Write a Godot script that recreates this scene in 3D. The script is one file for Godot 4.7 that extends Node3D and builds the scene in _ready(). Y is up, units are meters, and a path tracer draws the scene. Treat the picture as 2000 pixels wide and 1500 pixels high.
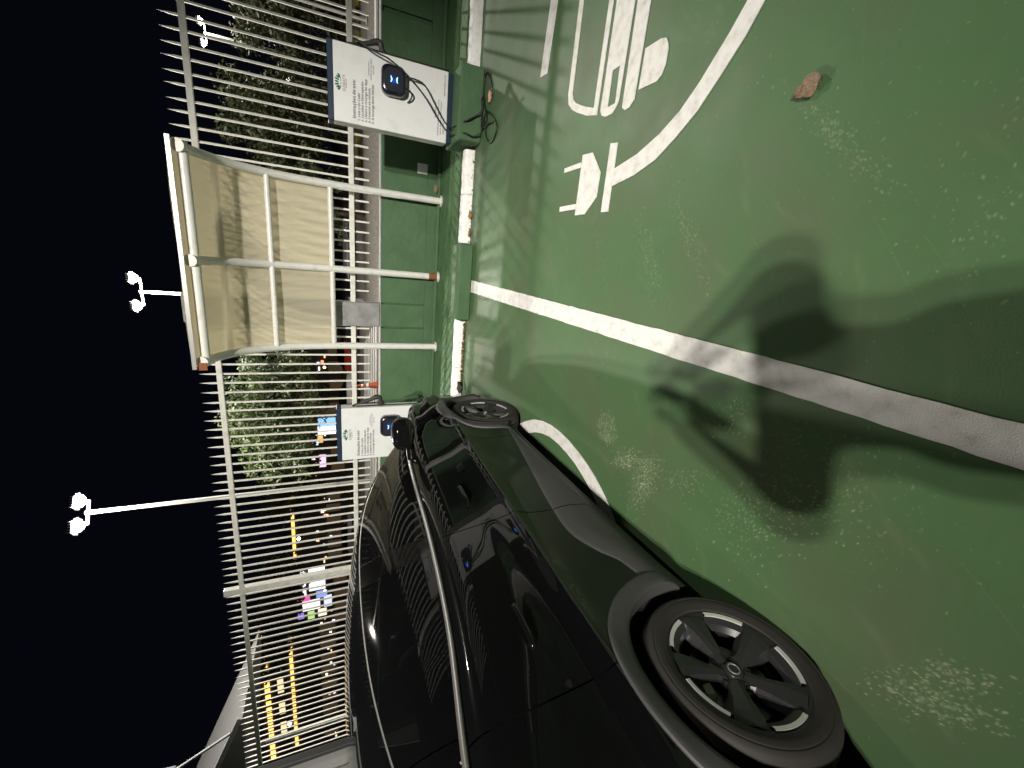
extends Node3D

const EYE := Vector3(0, 1.62, 0)

# ---------------------------------------------------------------- mesh collector
class MB:
	var v := PackedVector3Array()
	var n := PackedVector3Array()
	var uv := PackedVector2Array()
	var c := PackedColorArray()
	var tint := Color(1, 1, 1)
	func tri(a: Vector3, b: Vector3, d: Vector3, na: Vector3, nb: Vector3, nd: Vector3, ua := Vector2.ZERO, ub := Vector2.ZERO, ud := Vector2.ZERO) -> void:
		var g := (d - a).cross(b - a)
		if g.length_squared() < 1e-16:
			return
		if g.dot(na + nb + nd) < 0.0:
			v.append_array([a, d, b]); n.append_array([na, nd, nb]); uv.append_array([ua, ud, ub])
		else:
			v.append_array([a, b, d]); n.append_array([na, nb, nd]); uv.append_array([ua, ub, ud])
		c.append_array([tint, tint, tint])
	func flat(a: Vector3, b: Vector3, d: Vector3, out: Vector3) -> void:
		var g := (d - a).cross(b - a).normalized()
		if g.dot(out) < 0.0:
			g = -g
		tri(a, b, d, g, g, g)
	func quad(a: Vector3, b: Vector3, d: Vector3, e: Vector3, out: Vector3) -> void:
		var g := (d - a).cross(e - b).normalized()
		if g.dot(out) < 0.0:
			g = -g
		tri(a, b, d, g, g, g, Vector2(0, 0), Vector2(1, 0), Vector2(1, 1))
		tri(a, d, e, g, g, g, Vector2(0, 0), Vector2(1, 1), Vector2(0, 1))
	# box with chamfered edges
	func box(o: Vector3, s: Vector3, bev := 0.0, rot := Basis.IDENTITY) -> void:
		var h := s * 0.5
		var k := minf(bev, minf(h.x, minf(h.y, h.z)) * 0.9)
		if k <= 0.0:
			for ax in 3:
				for sg in [-1.0, 1.0]:
					var nn := Vector3.ZERO; nn[ax] = sg
					var u := Vector3.ZERO; u[(ax + 1) % 3] = h[(ax + 1) % 3]
					var w := Vector3.ZERO; w[(ax + 2) % 3] = h[(ax + 2) % 3]
					var p := nn * h[ax]
					quad(o + rot * (p - u - w), o + rot * (p + u - w), o + rot * (p + u + w), o + rot * (p - u + w), rot * nn)
			return
		for ax in 3:
			var a1 := (ax + 1) % 3
			var a2 := (ax + 2) % 3
			for sg in [-1.0, 1.0]:
				var nn := Vector3.ZERO; nn[ax] = sg
				var u := Vector3.ZERO; u[a1] = h[a1] - k
				var w := Vector3.ZERO; w[a2] = h[a2] - k
				var p := nn * h[ax]
				quad(o + rot * (p - u - w), o + rot * (p + u - w), o + rot * (p + u + w), o + rot * (p - u + w), rot * nn)
			for s1 in [-1.0, 1.0]:
				for s2 in [-1.0, 1.0]:
					var p1 := Vector3.ZERO; p1[a1] = s1 * h[a1]; p1[a2] = s2 * (h[a2] - k)
					var p2 := Vector3.ZERO; p2[a1] = s1 * (h[a1] - k); p2[a2] = s2 * h[a2]
					var e := Vector3.ZERO; e[ax] = h[ax] - k
					quad(o + rot * (p1 - e), o + rot * (p1 + e), o + rot * (p2 + e), o + rot * (p2 - e), rot * (p1 + p2))
		for sx in [-1.0, 1.0]:
			for sy in [-1.0, 1.0]:
				for sz in [-1.0, 1.0]:
					flat(o + rot * Vector3(sx * h.x, sy * (h.y - k), sz * (h.z - k)), o + rot * Vector3(sx * (h.x - k), sy * h.y, sz * (h.z - k)), o + rot * Vector3(sx * (h.x - k), sy * (h.y - k), sz * h.z), rot * Vector3(sx, sy, sz))
	func tube(p: Array, r, sides := 10, caps := true) -> void:
		var m := p.size()
		var up := Vector3.UP
		var rings := []
		var dirs := []
		for i in m:
			var d: Vector3 = (p[mini(i + 1, m - 1)] - p[maxi(i - 1, 0)]).normalized()
			if i == 0:
				up = Vector3.UP if absf(d.y) < 0.9 else Vector3.RIGHT
			var sd := d.cross(up).normalized()
			up = sd.cross(d).normalized()
			var ring := []
			var rr: float = r[i] if r is Array else r
			for k in sides:
				var a := TAU * k / sides
				var nn := sd * cos(a) + up * sin(a)
				ring.append([p[i] + nn * rr, nn])
			rings.append(ring); dirs.append(d)
		for i in m - 1:
			for k in sides:
				var a = rings[i][k]; var b = rings[i][(k + 1) % sides]
				var e = rings[i + 1][(k + 1) % sides]; var d = rings[i + 1][k]
				tri(a[0], b[0], e[0], a[1], b[1], e[1]); tri(a[0], e[0], d[0], a[1], e[1], d[1])
		if caps:
			for k in sides:
				tri(p[0], rings[0][k][0], rings[0][(k + 1) % sides][0], -dirs[0], -dirs[0], -dirs[0])
				tri(p[m - 1], rings[m - 1][k][0], rings[m - 1][(k + 1) % sides][0], dirs[m - 1], dirs[m - 1], dirs[m - 1])
	# profile: Vector2(radius, along); axis frame t (its y is the axis)
	func lathe(prof: Array, seg: int, t: Transform3D, a0 := 0.0, a1 := TAU) -> void:
		for i in prof.size() - 1:
			var q0: Vector2 = prof[i]; var q1: Vector2 = prof[i + 1]
			var dn := Vector2(q1.y - q0.y, -(q1.x - q0.x)).normalized()
			for k in seg:
				var b0 := a0 + (a1 - a0) * k / seg; var b1 := a0 + (a1 - a0) * (k + 1) / seg
				var c0 := Vector3(cos(b0), 0, sin(b0)); var c1 := Vector3(cos(b1), 0, sin(b1))
				var n0 := (t.basis * (c0 * dn.x + Vector3(0, dn.y, 0))).normalized(); var n1 := (t.basis * (c1 * dn.x + Vector3(0, dn.y, 0))).normalized()
				var A := t * (c0 * q0.x + Vector3(0, q0.y, 0)); var B := t * (c1 * q0.x + Vector3(0, q0.y, 0))
				var C := t * (c1 * q1.x + Vector3(0, q1.y, 0)); var D := t * (c0 * q1.x + Vector3(0, q1.y, 0))
				tri(A, B, C, n0, n1, n1); tri(A, C, D, n0, n1, n0)
	# flat polygon (x, z) as a slab from y0 to y1 in frame t
	func slab(poly: PackedVector2Array, y0: float, y1: float, t := Transform3D.IDENTITY) -> void:
		var ix := Geometry2D.triangulate_polygon(poly)
		var upv := t.basis * Vector3.UP
		for i in range(0, ix.size(), 3):
			var q := []
			for k in 3:
				q.append(poly[ix[i + k]])
			flat(t * Vector3(q[0].x, y1, q[0].y), t * Vector3(q[1].x, y1, q[1].y), t * Vector3(q[2].x, y1, q[2].y), upv)
			flat(t * Vector3(q[0].x, y0, q[0].y), t * Vector3(q[1].x, y0, q[1].y), t * Vector3(q[2].x, y0, q[2].y), -upv)
		var ctr := Vector2.ZERO
		for p in poly:
			ctr += p
		ctr /= poly.size()
		var cw := Geometry2D.is_polygon_clockwise(poly)
		for i in poly.size():
			var a := poly[i]; var b := poly[(i + 1) % poly.size()]
			var o := Vector2(b.y - a.y, a.x - b.x) * (-1.0 if cw else 1.0)
			quad(t * Vector3(a.x, y0, a.y), t * Vector3(b.x, y0, b.y), t * Vector3(b.x, y1, b.y), t * Vector3(a.x, y1, a.y), t.basis * Vector3(o.x, 0, o.y))
	# rows of points, smooth; skip holds the cells left out, as i * 10000 + j; out gives the side that faces out
	func grid(g: Array, outp: Vector3, skip := {}) -> void:
		var R := g.size(); var C: int = g[0].size()
		var nn := []
		for i in R:
			var row := []
			for j in C:
				var du: Vector3 = g[mini(i + 1, R - 1)][j] - g[maxi(i - 1, 0)][j]
				var dv: Vector3 = g[i][mini(j + 1, C - 1)] - g[i][maxi(j - 1, 0)]
				row.append(du.cross(dv).normalized())
			nn.append(row)
		var s := 0.0
		for i in range(0, R, maxi(1, R / 8)):
			for j in range(0, C, maxi(1, C / 8)):
				s += nn[i][j].dot(outp)
		var sg := 1.0 if s >= 0.0 else -1.0
		for i in R - 1:
			for j in C - 1:
				if skip.has(i * 10000 + j):
					continue
				var u0 := float(i) / (R - 1); var u1 := float(i + 1) / (R - 1); var w0 := float(j) / (C - 1); var w1 := float(j + 1) / (C - 1)
				tri(g[i][j], g[i + 1][j], g[i + 1][j + 1], nn[i][j] * sg, nn[i + 1][j] * sg, nn[i + 1][j + 1] * sg, Vector2(u0, w0), Vector2(u1, w0), Vector2(u1, w1))
				tri(g[i][j], g[i + 1][j + 1], g[i][j + 1], nn[i][j] * sg, nn[i + 1][j + 1] * sg, nn[i][j + 1] * sg, Vector2(u0, w0), Vector2(u1, w1), Vector2(u0, w1))
	# rounded ellipsoid: powers below 1 make it boxy
	func blob(o: Vector3, r: Vector3, e := 1.0, rot := Basis.IDENTITY, m := 16) -> void:
		var g := []
		for i in m + 1:
			var row := []
			var a := -PI / 2 + PI * i / m
			for j in m * 2 + 1:
				var b := TAU * j / (m * 2)
				var q := Vector3(cos(a) * cos(b), sin(a), cos(a) * sin(b))
				q = Vector3(signf(q.x) * pow(absf(q.x), e), signf(q.y) * pow(absf(q.y), e), signf(q.z) * pow(absf(q.z), e))
				row.append(q)
			g.append(row)
		for i in m:
			for j in m * 2:
				var P := []; var N := []
				for k in [[0, 0], [1, 0], [1, 1], [0, 1]]:
					var q: Vector3 = g[i + k[0]][j + k[1]]
					var t := 2.0 / e - 1.0
					var nv := Vector3(signf(q.x) * pow(absf(q.x), t) / r.x, signf(q.y) * pow(absf(q.y), t) / r.y, signf(q.z) * pow(absf(q.z), t) / r.z)
					P.append(o + rot * (q * r)); N.append((rot * nv).normalized())
				tri(P[0], P[1], P[2], N[0], N[1], N[2]); tri(P[0], P[2], P[3], N[0], N[2], N[3])
	func mesh(colored := false) -> ArrayMesh:
		var a := []
		a.resize(Mesh.ARRAY_MAX)
		a[Mesh.ARRAY_VERTEX] = v; a[Mesh.ARRAY_NORMAL] = n; a[Mesh.ARRAY_TEX_UV] = uv
		if colored:
			a[Mesh.ARRAY_COLOR] = c
		var m := ArrayMesh.new()
		m.add_surface_from_arrays(Mesh.PRIMITIVE_TRIANGLES, a)
		return m

var used := {}
func numbered(called: String) -> String:
	if not used.has(called):
		used[called] = 0
		return called
	used[called] += 1
	return "%s_%03d" % [called, used[called]]

func lin(r: float, g: float, b: float) -> Color:
	return Color(r, g, b).linear_to_srgb()

func mat(r: float, g: float, b: float, rough := 0.6, metal := 0.0) -> StandardMaterial3D:
	var m := StandardMaterial3D.new()
	m.albedo_color = lin(r, g, b); m.roughness = rough; m.metallic = metal
	return m

func glow(r: float, g: float, b: float, e: float) -> StandardMaterial3D:
	var m := mat(0.02, 0.02, 0.02, 0.3)
	m.emission_enabled = true; m.emission = lin(r, g, b); m.emission_energy_multiplier = e
	return m

# noise texture running between colours (linear)
func noise_tex(seed_: int, freq: float, cols: Array, size := 1024, oct := 5, kind := FastNoiseLite.TYPE_SIMPLEX_SMOOTH) -> NoiseTexture2D:
	var f := FastNoiseLite.new()
	f.seed = seed_; f.frequency = freq; f.noise_type = kind; f.fractal_octaves = oct
	var t := NoiseTexture2D.new()
	t.width = size; t.height = size; t.seamless = true; t.noise = f
	var g := Gradient.new()
	var of := PackedFloat32Array(); var cl := PackedColorArray()
	for q in cols:
		of.append(q[0]); cl.append(lin(q[1], q[2], q[3]))
	g.offsets = of; g.colors = cl
	t.color_ramp = g
	return t

func bump_tex(seed_: int, freq: float, strength: float, size := 512, oct := 4) -> NoiseTexture2D:
	var f := FastNoiseLite.new()
	f.seed = seed_; f.frequency = freq; f.fractal_octaves = oct
	var t := NoiseTexture2D.new()
	t.width = size; t.height = size; t.seamless = true; t.noise = f; t.as_normal_map = true; t.bump_strength = strength
	return t

func planar(m: StandardMaterial3D, scale: float) -> StandardMaterial3D:
	m.uv1_triplanar = true; m.uv1_world_triplanar = true; m.uv1_scale = Vector3.ONE * scale
	return m

func part(b: MB, called: String, m: Material, parent: Node, colored := false) -> MeshInstance3D:
	var o := MeshInstance3D.new()
	o.mesh = b.mesh(colored); o.material_override = m
	if parent == self:
		o.name = numbered(called)
		add_child(o)
	else:
		o.name = called
		parent.add_child(o, true)
	return o

func share(me: Mesh, called: String, m: Material, parent: Node, t: Transform3D) -> MeshInstance3D:
	var o := MeshInstance3D.new()
	o.mesh = me; o.material_override = m; o.name = called; o.transform = t
	parent.add_child(o, true)
	return o

func tag(o: Node, label: String, category: String, group := "") -> Node:
	o.set_meta("label", label); o.set_meta("category", category)
	if group != "":
		o.set_meta("group", group)
	return o

func thing(called: String, label: String, category: String, at := Vector3.ZERO, group := "") -> Node3D:
	var o := Node3D.new()
	o.name = numbered(called); o.position = at
	add_child(o)
	tag(o, label, category, group)
	return o

func struct_(b: MB, called: String, m: Material, label := "") -> MeshInstance3D:
	var o := part(b, called, m, self)
	o.set_meta("kind", "structure")
	if label != "":
		o.set_meta("label", label)
	return o

func boxp(parent: Node, called: String, m: Material, o: Vector3, s: Vector3, bev := 0.0, rot := Basis.IDENTITY) -> MeshInstance3D:
	var b := MB.new()
	b.box(o, s, bev, rot)
	return part(b, called, m, parent)

# smooth curve through (x, y) knots
func cr(t: Array, x: float) -> float:
	var k := t.size()
	if x <= t[0].x:
		return t[0].y
	if x >= t[k - 1].x:
		return t[k - 1].y
	var i := 0
	while x > t[i + 1].x:
		i += 1
	var p1: Vector2 = t[i]; var p2: Vector2 = t[i + 1]
	var p0: Vector2 = t[maxi(i - 1, 0)]; var p3: Vector2 = t[mini(i + 2, k - 1)]
	var h := p2.x - p1.x
	var m1 := (p2.y - p0.y) / maxf(p2.x - p0.x, 1e-6); var m2 := (p3.y - p1.y) / maxf(p3.x - p1.x, 1e-6)
	var u := (x - p1.x) / h
	return (2 * u * u * u - 3 * u * u + 1) * p1.y + (u * u * u - 2 * u * u + u) * h * m1 + (-2 * u * u * u + 3 * u * u) * p2.y + (u * u * u - u * u) * h * m2

func smooth_path(p: Array, steps := 6) -> Array:
	var out := []
	for i in p.size() - 1:
		var a: Vector3 = p[maxi(i - 1, 0)]; var b: Vector3 = p[i]; var d: Vector3 = p[i + 1]; var e: Vector3 = p[mini(i + 2, p.size() - 1)]
		for k in steps:
			out.append(b.cubic_interpolate(d, a, e, float(k) / steps))
	out.append(p[p.size() - 1])
	return out

# ---------------------------------------------------------------- materials shared by many things
var M := {}
func materials() -> void:
	M.white = mat(0.64, 0.635, 0.60, 0.5)
	M.white.albedo_texture = noise_tex(3, 0.006, [[0.0, 0.75, 0.74, 0.70], [0.55, 1.0, 1.0, 1.0], [1.0, 0.9, 0.9, 0.88]], 512)
	planar(M.white, 1.0)
	M.pipe = mat(0.66, 0.66, 0.64, 0.35)
	M.pipe.albedo_texture = noise_tex(7, 0.01, [[0.0, 0.7, 0.68, 0.62], [0.35, 0.97, 0.97, 0.96], [1.0, 1.0, 1.0, 1.0]], 512)
	planar(M.pipe, 1.3)
	M.rust = mat(0.22, 0.075, 0.035, 0.9)
	M.black_plastic = mat(0.028, 0.028, 0.028, 0.55)
	M.rubber = mat(0.016, 0.014, 0.013, 0.85)
	M.cable = mat(0.012, 0.013, 0.013, 0.5)
	M.green_wall = mat(1, 1, 1, 0.7)
	M.green_wall.albedo_texture = noise_tex(11, 0.004, [[0.0, 0.046, 0.098, 0.044], [0.5, 0.056, 0.118, 0.053], [1.0, 0.066, 0.134, 0.062]], 1024, 6)
	M.green_wall.normal_enabled = true; M.green_wall.normal_texture = bump_tex(12, 0.03, 3.0); M.green_wall.normal_scale = 0.35
	planar(M.green_wall, 0.5)
	M.kerb = mat(1, 1, 1, 0.8)
	M.kerb.albedo_texture = noise_tex(13, 0.012, [[0.0, 0.50, 0.49, 0.47], [0.2, 0.70, 0.70, 0.69], [0.6, 0.80, 0.80, 0.80], [1.0, 0.84, 0.84, 0.84]], 512, 6)
	M.kerb.normal_enabled = true; M.kerb.normal_texture = bump_tex(14, 0.02, 6.0); M.kerb.normal_scale = 0.7
	planar(M.kerb, 1.7)
	M.road_paint = mat(1, 1, 1, 0.75)
	M.road_paint.albedo_texture = noise_tex(15, 0.012, [[0.0, 0.44, 0.44, 0.41], [0.2, 0.58, 0.575, 0.55], [0.5, 0.66, 0.655, 0.64], [1.0, 0.72, 0.715, 0.70]], 1024, 6)
	M.road_paint.normal_enabled = true; M.road_paint.normal_texture = bump_tex(16, 0.35, 4.0); M.road_paint.normal_scale = 0.18
	planar(M.road_paint, 1.1)
	M.grey_conc = mat(1, 1, 1, 0.85)
	M.grey_conc.albedo_texture = noise_tex(17, 0.01, [[0.0, 0.17, 0.17, 0.17], [0.5, 0.24, 0.245, 0.25], [1.0, 0.3, 0.3, 0.3]], 512)
	planar(M.grey_conc, 0.8)
	M.board = mat(0.66, 0.67, 0.68, 0.4)
	M.board.albedo_texture = noise_tex(18, 0.008, [[0.0, 0.9, 0.9, 0.89], [0.5, 1, 1, 1], [1.0, 0.97, 0.97, 0.97]], 512)
	planar(M.board, 1.0)
	M.navy = mat(0.008, 0.022, 0.048, 0.45)
	M.ink = mat(0.035, 0.036, 0.042, 0.6)
	M.dark_ink = mat(0.02, 0.02, 0.024, 0.6)
	M.logo_green = mat(0.012, 0.12, 0.075, 0.5)
	M.charger = mat(0.008, 0.009, 0.018, 0.25)
	M.charger.clearcoat_enabled = true; M.charger.clearcoat = 0.6; M.charger.clearcoat_roughness = 0.1
	M.steel = mat(0.34, 0.34, 0.33, 0.4, 0.6)
	M.leaf_brown = mat(1, 1, 1, 0.75)
	M.leaf_brown.albedo_texture = noise_tex(21, 0.05, [[0.0, 0.075, 0.048, 0.03], [0.5, 0.19, 0.13, 0.085], [1.0, 0.30, 0.22, 0.15]], 256)
	planar(M.leaf_brown, 9.0)
	M.bark = mat(1, 1, 1, 0.95)
	M.bark.albedo_texture = noise_tex(22, 0.03, [[0.0, 0.03, 0.022, 0.016], [1.0, 0.11, 0.085, 0.065]], 256)
	planar(M.bark, 2.0)
	M.foliage = mat(1, 1, 1, 0.55)
	M.foliage.vertex_color_use_as_albedo = true
	M.foliage.backlight_enabled = true; M.foliage.backlight = lin(0.25, 0.3, 0.12)

# ---------------------------------------------------------------- lamps
func lamp_post(label: String, foot: Vector3, height: float, face: Vector3, energy: float, heads := 2, spread := 0.5, aim := Vector3.INF, warm := Color(1.0, 0.975, 0.925)) -> Node3D:
	var t := thing("lamp_post", label, "lamp post", foot, "floodlight poles of the car park")
	var b := MB.new()
	b.tube([Vector3(0, 0, 0), Vector3(0, 0.02, 0), Vector3(0, height * 0.5, 0), Vector3(0, height + 0.05, 0)], [0.07, 0.07, 0.056, 0.042], 14)
	part(b, "pole", M.lamp_pole, t)
	b = MB.new()
	b.lathe([Vector2(0.0, 0.03), Vector2(0.16, 0.03), Vector2(0.16, 0.0)], 16, Transform3D.IDENTITY)
	part(b, "base_plate", M.lamp_pole, t)
	var side := face.cross(Vector3.UP).normalized()
	b = MB.new()
	b.tube([Vector3(0, height, 0) - side * spread, Vector3(0, height, 0) + side * spread], 0.03, 10)
	part(b, "crossarm", M.lamp_pole, t)
	for k in heads:
		var s := (-1.0 if k % 2 == 0 else 1.0) * spread * (1.0 if k < 2 else 0.45)
		var f := face * (1.0 if k < 2 else -1.0)
		var h := Node3D.new()
		h.name = "floodlight"
		t.add_child(h, true)
		var down := (f * 0.55 + Vector3(0, -1, 0)).normalized()
		h.transform = Transform3D(Basis(side, -down, side.cross(-down)).orthonormalized(), Vector3(0, height + 0.1, 0) + side * s + f * 0.12)
		b = MB.new()
		b.box(Vector3(0, 0.065, 0), Vector3(0.28, 0.05, 0.22), 0.015)
		for r in 5:
			b.box(Vector3(-0.12 + 0.06 * r, 0.13, 0), Vector3(0.012, 0.05, 0.22))
		part(b, "housing", M.lamp_body, h)
		b = MB.new()
		b.blob(Vector3(0, -0.03, 0), Vector3(0.10, 0.065, 0.08), 0.8, Basis.IDENTITY, 8)
		part(b, "lamp_lens", M.lamp_glow, h)
		b = MB.new()
		b.tube([Vector3(-0.18, 0.03, 0), Vector3(-0.18, 0.13, 0), Vector3(0.18, 0.13, 0), Vector3(0.18, 0.03, 0)], 0.012, 6)
		part(b, "bracket", M.lamp_body, h)
		var l: Light3D
		if aim == Vector3.INF:
			var ol := OmniLight3D.new()
			ol.omni_range = 120.0; ol.omni_attenuation = 2.0
			l = ol
		else:
			# floodlight with a reflector: a soft-edged beam on the bays
			var sl := SpotLight3D.new()
			sl.spot_range = 120.0; sl.spot_attenuation = 2.0; sl.spot_angle = 22.0; sl.spot_angle_attenuation = 1.0
			l = sl
		l.name = "lamp_light"
		l.light_energy = energy / heads; l.light_color = warm; l.light_size = 0.13; l.shadow_enabled = true
		h.add_child(l, true)
		l.position = Vector3(0, -0.04, 0)
		if aim != Vector3.INF:
			l.global_transform = Transform3D(Basis.looking_at(aim - l.global_position, Vector3.UP), l.global_position)
	return t

# ---------------------------------------------------------------- the scene
func _ready() -> void:
	# camera: phone held upright at 1.62 m, its long side vertical, the picture stored lying on its side
	var cam := Camera3D.new()
	var yaw := 0.2934; var pitch := 0.4081; var roll := 0.0272
	var fwd := Vector3(-sin(yaw) * cos(pitch), -sin(pitch), -cos(yaw) * cos(pitch))
	var r0 := Vector3(cos(yaw), 0, -sin(yaw))
	var u0 := r0.cross(fwd)
	var rr := r0 * cos(roll) - u0 * sin(roll)
	var uu := r0 * sin(roll) + u0 * cos(roll)
	cam.transform = Transform3D(Basis(-uu, rr, -fwd), EYE)
	cam.fov = rad_to_deg(2.0 * atan(750.0 / 797.5))
	cam.near = 0.03; cam.far = 600.0
	cam.name = "camera"
	add_child(cam)
	cam.current = true
	# night sky, no moon
	var env := Environment.new()
	env.background_mode = Environment.BG_SKY
	var sm := ProceduralSkyMaterial.new()
	sm.sky_top_color = lin(0.0013, 0.0016, 0.0036); sm.sky_horizon_color = lin(0.0022, 0.0024, 0.0044)
	sm.ground_bottom_color = lin(0.002, 0.002, 0.002); sm.ground_horizon_color = lin(0.0022, 0.0024, 0.0044)
	sm.sun_angle_max = 0.0
	var sky := Sky.new()
	sky.sky_material = sm
	env.sky = sky
	env.tonemap_mode = Environment.TONE_MAPPER_LINEAR
	env.tonemap_exposure = 1.0
	env.sdfgi_enabled = true; env.ssao_enabled = true; env.ssil_enabled = true
	var we := WorldEnvironment.new()
	we.environment = env
	add_child(we)
	materials()
	M.blue_face = mat(0.014, 0.015, 0.02, 0.38)
	M.blue_arc = glow(0.25, 0.75, 1.0, 4.0)
	M.lamp_pole = mat(0.5, 0.5, 0.48, 0.5)
	M.lamp_body = mat(0.2, 0.2, 0.2, 0.5)
	M.lamp_glow = glow(1.0, 0.97, 0.9, 60.0)
	# the car park's floodlights: two in view beyond the fence, one beyond it to the right, one behind the photographer
	lamp_post("tall lamp post above the car roof with two glaring floodlights", Vector3(-6.3, 0, -11.4), 7.0, Vector3(0.45, 0, 0.9).normalized(), 120.0, 2, 0.28)
	lamp_post("lamp post rising behind the canopy with two lit floodlights", Vector3(-1.62, 0, -16.2), 7.0, Vector3(0, 0, 1), 85.0, 2, 0.42)
	lamp_post("distant lamp post shining through the fence at the picture's right", Vector3(9.8, 0, -28.0), 7.0, Vector3(-0.3, 0, 1).normalized(), 14.0, 2, 0.42)
	lamp_post("lamp post beyond the fence past the charger board with cable coil", Vector3(9.7, 0, -22.0), 16.0, Vector3(-0.5, 0, 1).normalized(), 170.0, 1, 0.1)
	lamp_post("lamp post standing behind the photographer", Vector3(2.3, 0, 7.4), 8.4, Vector3(-0.3, 0, -1).normalized(), 350.0, 2, 0.3, Vector3(-2.2, 0, -6.8))
	setting()
	fence()
	canopy(Vector3.ZERO, "cream cloth canopy on three bent white pipes between the two charger boards")
	charger_board(Vector3(1.77, 0.27, -5.5), "white charger board with cable coiled at its green plinth", true)
	charger_board(Vector3(-2.28, 0.27, -5.5), "white charger board behind the black car's bonnet", false)
	markings()
	car()
	small_things()
	beyond()
	person()

# ---------------------------------------------------------------- ground, kerbs, wall
func dot(im: Image, x: float, z: float, r: float, a: float, ang := 0.0, el := 1.0, col := Color(0.80, 0.81, 0.68)) -> void:
	var S := 2048
	var cx := fposmod(x + 1.6, 4.0) / 4.0 * S; var cy := fposmod(z + 3.6, 4.0) / 4.0 * S
	var pr := r / 4.0 * S
	for j in range(maxi(0, int(cy - pr * el) - 1), mini(S, int(cy + pr * el) + 2)):
		for i in range(maxi(0, int(cx - pr * el) - 1), mini(S, int(cx + pr * el) + 2)):
			var d := Vector2(i - cx, j - cy).rotated(-ang)
			d.x /= el
			var k := clampf(1.3 - d.length() / pr, 0.0, 1.0) * a * 0.62
			if k > im.get_pixel(i, j).a:
				im.set_pixel(i, j, Color(col.r, col.g, col.b, k))

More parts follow.
